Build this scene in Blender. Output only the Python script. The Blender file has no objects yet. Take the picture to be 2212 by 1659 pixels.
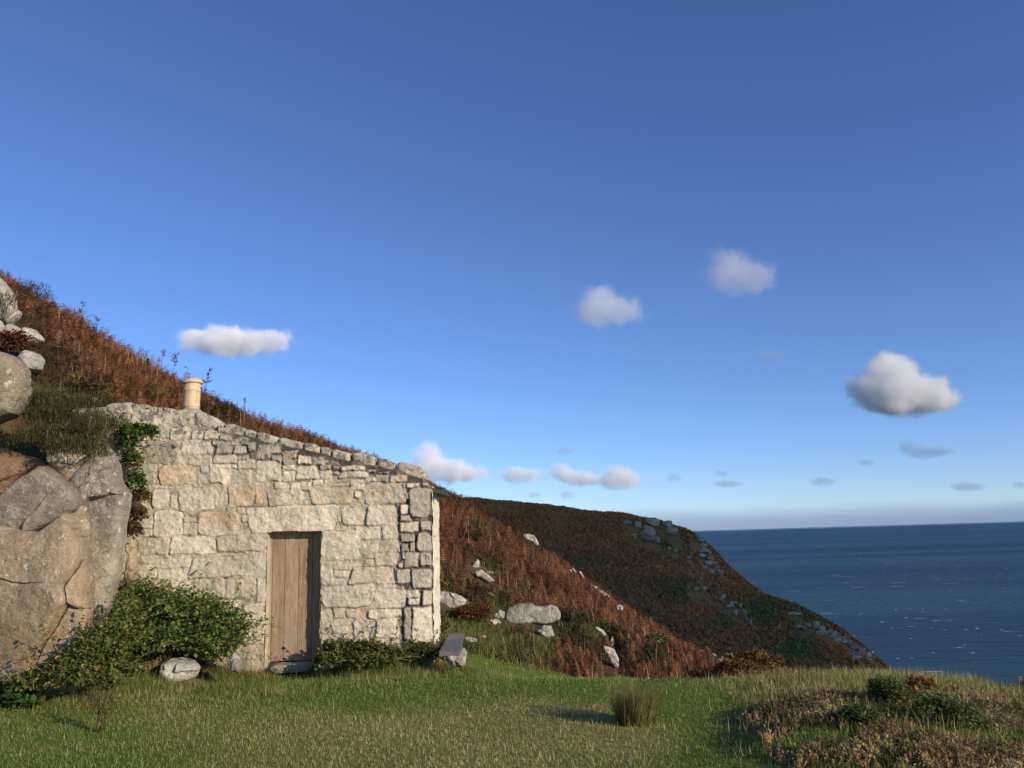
import bpy, bmesh, math, random
import numpy as np
from mathutils import Vector, Matrix

random.seed(7)
RNG = np.random.default_rng(11)
scene = bpy.context.scene
COL = scene.collection

# ------------------------------------------------------------------ camera model
F_PX, PITCH, ROLL = 830.0, math.radians(10.35), math.radians(1.66)
EYE = np.array([0.0, 0.0, 1.7])
K = 2212 / 1024.0
_F = np.array([0, math.cos(PITCH), math.sin(PITCH)])
_R0 = np.array([1.0, 0, 0]); _U0 = np.array([0, -math.sin(PITCH), math.cos(PITCH)])
_R = math.cos(ROLL) * _R0 - math.sin(ROLL) * _U0
_U = math.sin(ROLL) * _R0 + math.cos(ROLL) * _U0

def ray(x, y):
    return _F + (x / K - 512) / F_PX * _R - (y / K - 384) / F_PX * _U
def P(x, y, Y):
    d = ray(x, y); return EYE + d * (Y / d[1])
def PZ(x, y, z=0.0):
    d = ray(x, y); return EYE + d * ((z - EYE[2]) / d[2])
def proj(p):
    q = np.asarray(p, float) - EYE
    zf = np.maximum(q @ _F, 1e-3)
    return (q @ _R / zf * F_PX + 512) * K, (-(q @ _U) / zf * F_PX + 384) * K

# ------------------------------------------------------------------ numpy noise
def _h(ix, iy, iz, seed):
    h = (ix.astype(np.int64) * 374761393 + iy.astype(np.int64) * 668265263 + iz.astype(np.int64) * 2147483647 + seed * 974711) & 0xFFFFFFFF
    h = ((h ^ (h >> 13)) * 1274126177) & 0xFFFFFFFF
    h = ((h ^ (h >> 16)) * 2246822519) & 0xFFFFFFFF
    return ((h ^ (h >> 15)) & 0xFFFFFF) / float(0xFFFFFF) * 2 - 1
def vn(p, seed=0):
    i = np.floor(p).astype(np.int64); f = p - i
    w = f * f * f * (f * (f * 6 - 15) + 10)
    x, y, z = i[..., 0], i[..., 1], i[..., 2]
    r = 0
    for dx in (0, 1):
        for dy in (0, 1):
            for dz in (0, 1):
                ww = (w[..., 0] if dx else 1 - w[..., 0]) * (w[..., 1] if dy else 1 - w[..., 1]) * (w[..., 2] if dz else 1 - w[..., 2])
                r = r + ww * _h(x + dx, y + dy, z + dz, seed)
    return r
def fbm(p, scale=1.0, octv=4, seed=0, gain=.5):
    p = np.asarray(p, float)
    if p.shape[-1] == 2: p = np.concatenate([p, np.zeros(p.shape[:-1] + (1,))], -1)
    p = p / scale; a, r, t = 1.0, 0, 0
    for k in range(octv):
        r = r + a * vn(p + 17.3 * k, seed + k * 31); t += a; a *= gain; p = p * 2.03
    return r / t
def sst(a, b, x):
    t = np.clip((x - a) / (b - a), 0, 1); return t * t * (3 - 2 * t)

# ------------------------------------------------------------------ objects
def tag(o, label=None, cat=None, group=None, kind=None):
    if label: o['label'] = label
    if cat: o['category'] = cat
    if group: o['group'] = group
    if kind: o['kind'] = kind
    return o
def mesh_np(name, v, f, mat, parent=None, smooth=True, tint=None):
    v = np.ascontiguousarray(v, np.float32); f = np.ascontiguousarray(f, np.int32)
    me = bpy.data.meshes.new(name); n, k = f.shape
    me.vertices.add(len(v)); me.vertices.foreach_set('co', v.ravel())
    me.loops.add(n * k); me.loops.foreach_set('vertex_index', f.ravel())
    me.polygons.add(n); me.polygons.foreach_set('loop_start', np.arange(0, n * k, k, dtype=np.int32))
    me.polygons.foreach_set('loop_total', np.full(n, k, np.int32))
    me.polygons.foreach_set('use_smooth', np.full(n, smooth, bool))
    me.update(calc_edges=True)
    if tint is not None:
        a = me.color_attributes.new('tint', 'FLOAT_COLOR', 'POINT')
        c = np.ones((len(v), 4), np.float32); c[:, :3] = tint
        a.data.foreach_set('color', c.ravel())
    if mat: me.materials.append(mat)
    o = bpy.data.objects.new(name, me); COL.objects.link(o)
    if parent: o.parent = parent
    return o
def empty(name, loc=(0, 0, 0)):
    o = bpy.data.objects.new(name, None); COL.objects.link(o); o.location = loc; o.empty_display_size = .2
    return o
def child_of(o, parent):
    """parent keeping the world coordinates the mesh was built in"""
    o.parent = parent; o.matrix_parent_inverse = Matrix.Translation(-Vector(parent.location)); return o

class Soup:
    def __init__(s): s.v, s.f, s.c, s.n = [], [], [], 0
    def add(s, v, f, c):
        v = np.asarray(v, float).reshape(-1, 3); f = np.asarray(f, int)
        if f.shape[1] == 4: f = np.concatenate([f[:, [0, 1, 2]], f[:, [0, 2, 3]]])
        s.v.append(v.astype(np.float32)); s.f.append((f + s.n).astype(np.int32)); s.c.append(np.broadcast_to(np.asarray(c, np.float32), v.shape)); s.n += len(v)
    def rep(s, tv, tf, pos, yaw, tilt, scale, tint):
        """copies of a template: scale, tilt about x, yaw about z, move"""
        N, n = len(pos), len(tv)
        tv = np.asarray(tv, float); sc = np.asarray(scale, float)
        if sc.ndim == 1: sc = sc[:, None].repeat(3, 1)
        q = tv[None] * sc[:, None, :]
        ct, st = np.cos(tilt)[:, None], np.sin(tilt)[:, None]
        y = q[..., 1] * ct - q[..., 2] * st; z = q[..., 1] * st + q[..., 2] * ct; x = q[..., 0]
        cy, sy = np.cos(yaw)[:, None], np.sin(yaw)[:, None]
        q = np.stack([x * cy - y * sy, x * sy + y * cy, z], -1) + np.asarray(pos)[:, None, :]
        f = (np.asarray(tf)[None] + (np.arange(N) * n)[:, None, None]).reshape(-1, 3)
        s.add(q.reshape(-1, 3), f, np.repeat(np.asarray(tint), n, 0))
    def tube(s, pts, r0, r1, c, k=5):
        pts = np.asarray(pts, float); m = len(pts); v = []
        d = np.gradient(pts, axis=0); d /= np.linalg.norm(d, axis=1)[:, None] + 1e-9
        ref = np.array([.3, .9, .2])
        for i in range(m):
            a = np.cross(d[i], ref); a /= np.linalg.norm(a) + 1e-9; b = np.cross(d[i], a); r = r0 + (r1 - r0) * i / (m - 1)
            for j in range(k):
                t = 2 * math.pi * j / k; v.append(pts[i] + r * (math.cos(t) * a + math.sin(t) * b))
        f = [[i * k + j, i * k + (j + 1) % k, (i + 1) * k + (j + 1) % k, (i + 1) * k + j] for i in range(m - 1) for j in range(k)]
        s.add(v, f, c)
    def build(s, name, mat, parent=None, smooth=False):
        return mesh_np(name, np.concatenate(s.v), np.concatenate(s.f), mat, parent, smooth, np.concatenate(s.c))

# ------------------------------------------------------------------ materials
class NT:
    def __init__(s, name):
        s.m = bpy.data.materials.new(name); s.m.use_nodes = True; s.t = s.m.node_tree; s.t.nodes.clear()
        s.out = s.t.nodes.new('ShaderNodeOutputMaterial')
    def n(s, typ, **kw):
        o = s.t.nodes.new(typ)
        for k, v in kw.items():
            if k.startswith('i_'): o.inputs[k[2:].replace('_', ' ')].default_value = v
            else: setattr(o, k, v)
        return o
    def l(s, a, b): s.t.links.new(a, b)
    def noise(s, vec, scale, detail=6, rough=.6, dist=0):
        o = s.n('ShaderNodeTexNoise'); o.inputs['Scale'].default_value = scale; o.inputs['Detail'].default_value = detail
        o.inputs['Roughness'].default_value = rough; o.inputs['Distortion'].default_value = dist; s.l(vec, o.inputs['Vector']); return o.outputs['Fac']
    def ramp(s, fac, stops, interp='LINEAR'):
        o = s.n('ShaderNodeValToRGB'); o.color_ramp.interpolation = interp; e = o.color_ramp.elements
        while len(e) < len(stops): e.new(.5)
        for q, (p, c) in zip(e, stops):
            q.position = p; q.color = (c, c, c, 1) if not hasattr(c, '__len__') else (*c, 1)
        s.l(fac, o.inputs['Fac']); return o.outputs['Color']
    def mix(s, fac, a, b, blend='MIX'):
        o = s.n('ShaderNodeMix', data_type='RGBA', blend_type=blend)
        for sock, x in ((o.inputs['Factor'], fac), (o.inputs['A'], a), (o.inputs['B'], b)):
            pass
        for idx, x in ((0, fac), (6, a), (7, b)):
            if isinstance(x, (int, float)): o.inputs[idx].default_value = x
            elif isinstance(x, tuple): o.inputs[idx].default_value = (*x, 1)
            else: s.l(x, o.inputs[idx])
        return o.outputs[2]
    def math(s, op, a, b=None, c=None, clamp=False):
        o = s.n('ShaderNodeMath', operation=op, use_clamp=clamp)
        for i, x in enumerate((a, b, c)):
            if x is None: continue
            if isinstance(x, (int, float)): o.inputs[i].default_value = x
            else: s.l(x, o.inputs[i])
        return o.outputs[0]
    def bsdf(s, col, rough=.9, spec=.2, bump=None, strength=.5, dist=.02):
        b = s.n('ShaderNodeBsdfPrincipled'); b.inputs['Roughness'].default_value = rough; b.inputs['Specular IOR Level'].default_value = spec
        if isinstance(col, tuple): b.inputs['Base Color'].default_value = (*col, 1)
        else: s.l(col, b.inputs['Base Color'])
        if bump is not None:
            bp = s.n('ShaderNodeBump'); bp.inputs['Strength'].default_value = strength; bp.inputs['Distance'].default_value = dist
            s.l(bump, bp.inputs['Height']); s.l(bp.outputs[0], b.inputs['Normal'])
        s.l(b.outputs[0], s.out.inputs[0]); return b
    def pos(s): return s.n('ShaderNodeNewGeometry').outputs['Position']
    def obj(s): return s.n('ShaderNodeTexCoord').outputs['Object']
    def tint(s): return s.n('ShaderNodeAttribute', attribute_name='tint').outputs['Color']
    def rnd(s): return s.n('ShaderNodeObjectInfo').outputs['Random']

def plant_mat(name='plant', trans=.3, rough=.7):
    m = NT(name); c = m.tint(); nz = m.noise(m.pos(), 9, 3)
    c = m.mix(1.0, c, m.ramp(nz, [(.25, .72), (.75, 1.25)]), 'MULTIPLY')
    d = m.n('ShaderNodeBsdfPrincipled'); d.inputs['Roughness'].default_value = rough; d.inputs['Specular IOR Level'].default_value = .15
    m.l(c, d.inputs['Base Color'])
    t = m.n('ShaderNodeBsdfTranslucent'); m.l(c, t.inputs[0])
    mx = m.n('ShaderNodeMixShader'); mx.inputs[0].default_value = trans
    m.l(d.outputs[0], mx.inputs[1]); m.l(t.outputs[0], mx.inputs[2]); m.l(mx.outputs[0], m.out.inputs[0]); return m.m

def rock_mat(name, base, dark, lichen, spots=.5, ochre=None, scale=1.0, white_spots=False):
    m = NT(name); p = m.pos()
    a = m.noise(p, 1.3 / scale, 8, .65, .4); g = m.noise(p, 45 / scale, 4, .7); big = m.noise(p, .55 / scale, 5, .6)
    c = m.mix(m.ramp(a, [(.34, 0.), (.66, 1.)]), dark, base)
    if ochre: c = m.mix(m.ramp(big, [(.42, 0.), (.62, .8)]), c, ochre)
    c = m.mix(m.ramp(m.noise(p, 5.5 / scale, 7, .7), [(.56 - .12 * spots, 0.), (.66 - .06 * spots, .75)]), c, lichen)
    c = m.mix(m.ramp(m.noise(p, 9 / scale, 6, .75, .3), [(.60, 0.), (.68, .8)]), c, (dark[0] * .45, dark[1] * .45, dark[2] * .42))
    if white_spots:
        def spots(sc, lo, hi, dens):
            vo = m.n('ShaderNodeTexVoronoi'); vo.inputs['Scale'].default_value = sc
            w = m.n('ShaderNodeVectorMath', operation='ADD'); m.l(p, w.inputs[0])
            nn = m.n('ShaderNodeTexNoise'); nn.inputs['Scale'].default_value = 14; m.l(p, nn.inputs['Vector'])
            sc_ = m.n('ShaderNodeVectorMath', operation='SCALE'); sc_.inputs['Scale'].default_value = .1; m.l(nn.outputs['Color'], sc_.inputs[0]); m.l(sc_.outputs[0], w.inputs[1])
            m.l(w.outputs[0], vo.inputs['Vector'])
            s = m.ramp(vo.outputs['Distance'], [(lo, 1.), (hi, 0.)])
            keep = m.ramp(vo.outputs['Color'], [(dens, 1.), (dens + .01, 0.)])
            return m.math('MULTIPLY', s, keep)
        sp = m.math('MAXIMUM', spots(6.5, .17, .23, .33), spots(17, .2, .28, .38))
        sp = m.math('MULTIPLY', sp, m.ramp(m.noise(p, 1.5, 3), [(.4, .0), (.55, 1.)]))
        c = m.mix(sp, c, (.6, .57, .48))
    c = m.mix(1.0, c, m.ramp(g, [(.3, .72), (.7, 1.25)]), 'MULTIPLY')
    c = m.mix(1.0, c, m.ramp(m.rnd(), [(0, .82), (1, 1.12)]), 'MULTIPLY')
    h = m.math('ADD', m.math('MULTIPLY', m.noise(p, 22 / scale, 8, .75), .35), m.math('MULTIPLY', m.noise(p, 4 / scale, 7, .6), 1.0))
    m.bsdf(c, .92, .15, h, 1.0, .09 * scale); return m.m

PLANT = plant_mat('plant_leaf', .3)
GRASSM = plant_mat('grass_blade', .35)
DRYM = plant_mat('dry_plant', .2, .85)
GRANITE = rock_mat('granite_pale', (.50, .47, .40), (.26, .24, .2), (.66, .63, .53), .7)
GREYROCK = rock_mat('granite_grey', (.56, .45, .30), (.22, .175, .115), (.64, .53, .37), .6, scale=2.0)
OUTCROP = rock_mat('granite_outcrop', (.46, .355, .235), (.26, .195, .135), (.48, .41, .30), .45, (.47, .315, .175), 1.0, True)
OUTGREY = rock_mat('granite_outcrop_grey', (.38, .335, .26), (.19, .17, .135), (.5, .45, .35), .5, (.40, .305, .2), 1.0, True)
EARTHROCK = rock_mat('weathered_red_rock', (.30, .19, .115), (.15, .09, .06), (.33, .24, .16), .3)

# ------------------------------------------------------------------ terrain
def mq_fit(pts, c=1.2, smooth=.35):
    pts = np.array(pts, float); d = np.linalg.norm(pts[:, None, :2] - pts[None, :, :2], axis=2)
    A = np.sqrt(d * d + c * c); n = len(pts)
    M = np.zeros((n + 3, n + 3)); M[:n, :n] = A - np.eye(n) * smooth; Q = np.c_[np.ones(n), pts[:, :2]]; M[:n, n:] = Q; M[n:, :n] = Q.T
    w = np.linalg.solve(M, np.r_[pts[:, 2], 0, 0, 0])
    def ev(x, y):
        sh = x.shape; x = x.ravel(); y = y.ravel(); out = np.empty(len(x))
        for s in range(0, len(x), 20000):
            xx, yy = x[s:s + 20000], y[s:s + 20000]
            r = np.sqrt((xx[:, None] - pts[None, :, 0]) ** 2 + (yy[:, None] - pts[None, :, 1]) ** 2 + c * c)
            out[s:s + 20000] = r @ w[:n] + w[n] + w[n + 1] * xx + w[n + 2] * yy
        return out.reshape(sh)
    return ev
class Field:
    def __init__(s, x0, x1, y0, y1, d, fn):
        s.x0, s.y0, s.d = x0, y0, d
        s.X, s.Y = np.meshgrid(np.arange(x0, x1 + d / 2, d), np.arange(y0, y1 + d / 2, d)); s.Z = fn(s.X, s.Y)
    def z(s, x, y):
        i = np.clip((np.asarray(x, float) - s.x0) / s.d, 0, s.X.shape[1] - 1.001); j = np.clip((np.asarray(y, float) - s.y0) / s.d, 0, s.X.shape[0] - 1.001)
        a, b = i.astype(int), j.astype(int); u, v = i - a, j - b; Z = s.Z
        return (Z[b, a] * (1 - u) + Z[b, a + 1] * u) * (1 - v) + (Z[b + 1, a] * (1 - u) + Z[b + 1, a + 1] * u) * v
    def hit(s, x, y, Y0, Y1, default):
        d = ray(x, y); t = np.linspace(Y0, Y1, 900) / d[1]; p = EYE + t[:, None] * d
        below = p[:, 2] < s.z(p[:, 0], p[:, 1]); k = np.argmax(below)
        return p[k, 1] if below[k] else default
    def verts(s): return np.stack([s.X, s.Y, s.Z], -1).reshape(-1, 3)
    def faces(s):
        h, w = s.X.shape; i = np.arange(h * w).reshape(h, w)
        return np.stack([i[:-1, :-1], i[:-1, 1:], i[1:, 1:], i[1:, :-1]], -1).reshape(-1, 4)

ctl = []
for x in np.arange(-12, 13, 3.0):
    for y in (-8, -4, 0, 4, 7): ctl.append((x, y, 0.0))
for x in np.arange(-4, 8.1, 2): ctl.append((x, 9.0, 0.0))
for x in (1.2, 2.6, 4.2, 5.6): ctl.append((x, 9.8, 0.0))
for x, y, z in ((-4, 11, .0), (-2.5, 11.5, 0), (-1.2, 11.6, .03), (-3.1, 11.7, -.02), (-3.1, 12.1, -.06), (-3.1, 12.6, -.08), (-2.2, 12.4, .05), (-4.2, 12.4, .05), (-3.2, 13.3, .1), (-3, 12.2, -.1), (-1.1, 12.3, .08), (-6.5, 10, .1), (-9, 9.5, .6), (-12, 9, 1.6), (-9, 7, .2), (-13, 5, .6), (-13, 0, .3),
                (-1.0, 14.6, .45), (-3, 15.2, 2.0), (-4.6, 14.6, 2.6), (-5.6, 13.2, 2.4), (-6.2, 12.2, 1.8), (-7.6, 11.4, 1.6), (0.9, 10.4, .02), (2.3, 10.5, 0), (4.0, 10.3, 0), (5.4, 10.2, .02)):
    ctl.append((x, y, z))
def cp(x, y, Y, dz=0.0):
    p = P(x, y, Y); ctl.append((p[0], p[1], p[2] + dz))
for a in ((0, 585, 17), (120, 680, 18.5), (200, 715, 19.5), (300, 775, 21), (400, 830, 23), (500, 870, 25), (600, 915, 27), (700, 950, 29), (790, 975, 31), (870, 1010, 33), (950, 1057, 36)): cp(*a, -.0 - .55 * a[0] / 950 - .2 * math.exp(-((a[0] - 500) / 250) ** 2))
cp(1020, 1082, 44, -.7)
for a in ((130, 900, 13.2), (200, 870, 14), (100, 760, 14.6), (20, 700, 13.6), (270, 855, 15.2), (400, 890, 17), (600, 945, 20.5), (760, 1000, 24)): cp(*a, -.3)
for a in ((960, 1350, 14.6), (975, 1300, 16), (1000, 1150, 22), (960, 1100, 27), (1050, 1245, 20), (1100, 1335, 16.3), (1160, 1350, 15.6), (1290, 1390, 14.8), (1320, 1435, 14), (1400, 1463, 13.2), (1050, 1390, 12.9), (1020, 1420, 12.2), (1150, 1415, 12.3), (1220, 1445, 12.2),
          (1500, 1466, 14), (1600, 1462, 15.5), (1450, 1380, 20), (1350, 1335, 21), (1250, 1260, 24.5), (1150, 1190, 29), (1100, 1150, 33), (1060, 1118, 38), (1560, 1425, 20), (1640, 1450, 20)): cp(*a, -.2)
for a in ((1760, 1462, 10.6), (1820, 1452, 10.6), (1900, 1445, 10.5), (1980, 1452, 10.4), (2060, 1472, 10.2), (2140, 1487, 9.9), (2212, 1502, 9.6), (2330, 1530, 9.2)): cp(*a, -.06)
ctl += [(9, 12.5, -1.2), (7, 14, -2), (5, 13.5, -1.4), (11, 9, -.5), (14, 11, -2.5), (12, 16, -5), (9, 22, -5), (16, 24, -9), (9, 30, -5.5), (6, 38, -4.5), (14, 38, -11), (3.5, 48, -4), (10, 52, -12), (24, 30, -16), (24, 50, -22), (0, 60, -3), (8, 70, -14), (30, 75, -30), (40, 40, -30), (45, 15, -25), (24, 12, -9), (30, 0, -8), (18, 2, -1.5), (45, -8, -15),
        (-15, 20, 8.2), (-20, 28, 8), (-28, 40, 8), (-14, 42, 3.6), (-22, 62, 2), (-10, 70, -2), (-30, 20, 10), (-25, 8, 7), (-28, -6, 5)]
mq = mq_fit(ctl)
def near_fn(X, Y):
    Z = mq(X, Y); p = np.stack([X, Y], -1)
    lawn = (Y < 10.8) & (np.abs(X) < 9)
    Z = Z + np.where(lawn, .018, .18) * fbm(p, 1.6, 3, 3) + np.where(lawn, .015, .22) * fbm(p, 4.5, 2, 9)
    q = PZ(1850, 1590)   # heathery hummocks on the right
    for (px, py, r, h) in ((1790, 1560, .6, .11), (1900, 1640, .8, .12), (2050, 1600, 1.0, .08), (1740, 1640, .5, .09), (2200, 1560, 1.2, .08)):
        q = PZ(px, py); Z = Z + h * np.exp(-((X - q[0]) ** 2 + (Y - q[1]) ** 2) / r ** 2)
    return Z
NEAR = Field(-30, 46, -8, 76, .25, near_fn)

# zones seen in the picture decide which plants grow where (world points are projected once)
LAWN_LINE = np.array([(-300, 1520), (0, 1500), (100, 1482), (300, 1470), (560, 1448), (660, 1440), (950, 1440), (1000, 1395), (1070, 1378), (1130, 1402), (1190, 1430), (1250, 1460), (1400, 1470), (1700, 1464), (1800, 1455), (1900, 1440), (2050, 1464), (2212, 1498), (2400, 1545), (3000, 1700)], float)
def is_lawn(p):
    x, y = proj(p); return ((y > np.interp(x, LAWN_LINE[:, 0], LAWN_LINE[:, 1])) & (p[:, 1] < 11.2 + (x < 1260) * 1.2 + ((x < 1260) & (x > 960)) * 1.3)) | (p[:, 1] < 9)
def ell(x, y, cx, cy, rx, ry): return np.exp(-(((x - cx) / rx) ** 2 + ((y - cy) / ry) ** 2))
GREENZ = [(1110, 1300, 130, 22), (1180, 1380, 110, 30), (980, 1400, 60, 60), (1000, 1330, 60, 60), (1040, 1300, 50, 40), (1070, 1230, 45, 25), (1090, 1400, 110, 40), (1180, 1400, 45, 35), (1000, 1260, 45, 25), (330, 870, 90, 18), (180, 870, 90, 40), (1290, 1400, 50, 40), (1400, 1440, 40, 30), (1120, 1290, 110, 18), (1250, 1350, 60, 25)]
DARKZ = [(120, 800, 60, 60), (190, 850, 60, 30), (90, 740, 40, 60), (1030, 1160, 50, 20), (960, 1090, 40, 30), (1050, 1135, 35, 14), (1110, 1165, 25, 15), (1000, 1200, 30, 20), (1200, 1350, 40, 20), (1410, 1435, 25, 15), (1340, 1400, 35, 35), (1240, 1400, 25, 25), (470, 900, 60, 18), (990, 1330, 25, 20)]
def zone_amt(p):
    x, y = proj(p); g = 0; d = 0
    for z in GREENZ: g = np.maximum(g, ell(x, y, *z))
    for z in DARKZ: d = np.maximum(d, ell(x, y, *z))
    n = fbm(p, 2.2, 4, 21); n2 = fbm(p, 3.0, 4, 77)
    return np.clip(g + n * .6 - .3, 0, 1), np.clip(d + n2 * .6 - .25, 0, 1)

RUSSET = np.array([.255, .105, .048]); BROWN = np.array([.14, .068, .037]); STRAW = np.array([.30, .19, .085]); OLIVE = np.array([.09, .10, .03]); GREEN = np.array([.075, .115, .02]); DARKG = np.array([.035, .045, .016])
def lerp(a, b, t): return a * (1 - t)[:, None] + b * t[:, None]
DRYZ = [(1000, 1630, 420, 70, 1), (620, 1560, 260, 40, .7), (1400, 1620, 110, 80, .7), (1200, 1560, 260, 35, .7), (1750, 1490, 260, 18, .9), (330, 1530, 120, 50, .6), (60, 1570, 90, 40, .45), (1880, 1520, 200, 20, .8)]
GRZ = [(850, 1475, 380, 32, 1), (1290, 1495, 180, 30, .9), (1530, 1600, 110, 90, 1.1), (100, 1650, 280, 25, .7), (1450, 1530, 120, 30, .6), (1150, 1450, 120, 30, .8), (560, 1500, 160, 30, .5)]
def lawn_dry(p):
    x, y = proj(p); d = .18
    for z in DRYZ: d = d + z[4] * .75 * ell(x, y, *z[:4])
    for z in GRZ: d = d - z[4] * .6 * ell(x, y, *z[:4])
    return np.clip(.6 * d + .42 * fbm(p, .55, 4, 5) + .3 * fbm(p, 1.9, 3, 15), 0, .75)

nv = NEAR.verts(); lawn = is_lawn(nv); g, d = zone_amt(nv); dry = lawn_dry(nv)
tc = lerp(np.tile(np.array([.105, .06, .033]), (len(nv), 1)), OLIVE * .9, np.clip(g + (nv[:, 0] > 6.5) * (nv[:, 1] < 16), 0, 1)); tc = lerp(tc, DARKG, d)
lc = lerp(np.tile(np.array([.125, .165, .032]), (len(nv), 1)), np.array([.29, .245, .10]), dry)
hutfoot = (nv[:, 1] < 12.8) & (nv[:, 0] < 1.2) & (nv[:, 1] > 5)
tc = np.where(hutfoot[:, None], np.array([.085, .075, .035]), tc)
tc = np.where(lawn[:, None], lc, tc)
gm = NT('ground_turf'); c = gm.mix(1.0, gm.tint(), gm.ramp(gm.noise(gm.pos(), 14, 6, .7), [(.3, .6), (.7, 1.35)]), 'MULTIPLY')
gm.bsdf(c, .95, .1, gm.noise(gm.pos(), 30, 6, .7), .8, .03)
tag(mesh_np('ground', nv, NEAR.faces(), gm.m, tint=tc), kind='structure')

# far headland
fc = []
def fp(x, y, Y): q = P(x, y, Y); fc.append(tuple(q))
RIDGE = [(700, 1062, 236), (880, 1072, 234), (1030, 1079, 230), (1130, 1087, 224), (1240, 1101, 217), (1350, 1115, 210), (1440, 1133, 202), (1490, 1150, 195), (1512, 1163, 191), (1530, 1190, 187), (1545, 1222, 183), (1567, 1246, 180), (1597, 1266, 176), (1632, 1285, 172), (1664, 1294, 169), (1704, 1308, 166), (1751, 1323, 162), (1776, 1338, 159), (1803, 1355, 156), (1838, 1377, 152), (1866, 1400, 148), (1906, 1437, 143), (1980, 1490, 136), (2100, 1570, 126)]
for (x, y, Y) in RIDGE:
    fp(x, y, Y)
    q = P(x, y, Y); fc.append((q[0] + 10, q[1] + 28, q[2] - 9)); fc.append((q[0] + 22, q[1] + 60, q[2] - 24))
    yb = 1560
    for t, b in ((.25, .02), (.5, .03), (.8, 0.0)):
        fp(x - 40 * t, y + (yb - y) * t, Y + (72 - Y) * (t ** .85) + b * 100)
mf = mq_fit(fc, 2.0, .08)
def far_fn(X, Y):
    p = np.stack([X, Y], -1); Z = mf(X, Y)
    return Z + .55 * fbm(p, 9, 4, 5) + .35 * fbm(p, 3, 3, 6)
FAR = Field(-75, 165, 62, 300, 1.0, far_fn)
fv = FAR.verts()
FGREEN = [(1730, 1380, 45, 70), (1640, 1330, 60, 40), (1470, 1280, 40, 30), (1380, 1350, 60, 40), (1560, 1345, 50, 25), (1450, 1180, 40, 30), (1680, 1440, 40, 40), (1250, 1215, 60, 12)]
def far_green(p):
    x, y = proj(p); gx = 0
    for z in FGREEN: gx = np.maximum(gx, ell(x, y, *z))
    return np.clip(gx * .9 + .5 * fbm(p, 14, 4, 41), 0, 1)
FBROWN = np.array([.56, .225, .068]); FDG = np.array([.19, .18, .055])
def far_col(p):
    b = lerp(np.tile(FBROWN, (len(p), 1)), np.array([.40, .18, .07]), np.clip(.5 + .9 * fbm(p, 11, 4, 61), 0, 1))
    return lerp(b, FDG, far_green(p))
hm = NT('far_heath'); c = hm.mix(1.0, hm.tint(), hm.ramp(hm.noise(hm.pos(), 1.1, 8, .7), [(.3, .55), (.7, 1.4)]), 'MULTIPLY')
hm.bsdf(c, .95, .05, hm.noise(hm.pos(), 1.6, 7, .7), .9, .5)
tag(mesh_np('far_hill', fv, FAR.faces(), hm.m, tint=far_col(fv)), kind='structure')

# sea
sm = NT('sea_water'); p = sm.pos()
mp = sm.n('ShaderNodeMapping'); mp.inputs['Rotation'].default_value = (0, 0, .12); mp.inputs['Scale'].default_value = (.35, 1.2, 1); sm.l(p, mp.inputs['Vector']); pv = mp.outputs[0]
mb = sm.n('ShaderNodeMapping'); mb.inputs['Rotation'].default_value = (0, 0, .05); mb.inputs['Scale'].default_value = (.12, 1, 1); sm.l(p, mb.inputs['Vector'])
shade_band = sm.ramp(sm.noise(mb.outputs[0], .0028, 4, .55), [(.42, 0.), (.56, 1.)])
c = sm.mix(shade_band, (.004, .024, .050), (.020, .084, .092))  # cloud shadows on the water, put into its colour as dark bands
c = sm.mix(sm.ramp(sm.noise(pv, .09, 5, .65), [(.35, 0.), (.65, .55)]), c, (.004, .018, .042))
def foam(scale, lo, hi):
    return sm.ramp(sm.noise(pv, scale, 3, .5), [(lo, 0.), (hi, 1.)])
if 0: pass
fo = sm.math('MULTIPLY', foam(.11, .685, .715), foam(.5, .45, .6))
fo2 = sm.math('MULTIPLY', foam(.035, .715, .735), foam(.2, .5, .62))
fo = sm.math('MAXIMUM', fo, fo2)
c = sm.mix(fo, c, (.75, .78, .8))
wave = sm.math('ADD', sm.noise(pv, .12, 8, .62), sm.math('MULTIPLY', sm.noise(pv, .6, 5, .6), .25))
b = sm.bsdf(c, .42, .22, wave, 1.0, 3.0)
L = 60000
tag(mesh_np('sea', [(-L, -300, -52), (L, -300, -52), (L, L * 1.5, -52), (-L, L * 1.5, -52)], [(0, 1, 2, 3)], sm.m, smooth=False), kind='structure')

# breaking crests scattered over the water
n = 700; wy = np.exp(RNG.uniform(math.log(330), math.log(9000), n)); wx = RNG.uniform(-.1, .75, n) * wy; ln = RNG.uniform(.4, 1.8, n) * (1 + wy / 2500); ht = RNG.uniform(.04, .13, n) * (1 + wy / 3000)
cv = np.array([(-.5, -.5, -.1), (.5, -.5, -.1), (-.32, .0, .9), (.0, .05, 1.0), (.35, .0, .8), (-.55, .8, -.1), (.5, .8, -.1)]); cf = np.array([(0, 3, 2), (0, 1, 3), (1, 4, 3), (2, 3, 5), (3, 6, 5), (3, 4, 6), (0, 2, 5), (1, 6, 4)])
wc = Soup(); wc.rep(cv, cf, np.c_[wx, wy, np.full(n, -52.0)], RNG.normal(.1, .12, n), np.zeros(n), np.c_[ln, RNG.uniform(.5, 1.0, n), ht], np.tile(np.array([.8, .82, .84]), (n, 1)))
fm = NT('sea_foam'); fm.bsdf((.6, .64, .67), .9, .1); tag(wc.build('whitecaps', fm.m), 'white breaking crests scattered over the dark blue sea', 'foam', kind='stuff')

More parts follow.
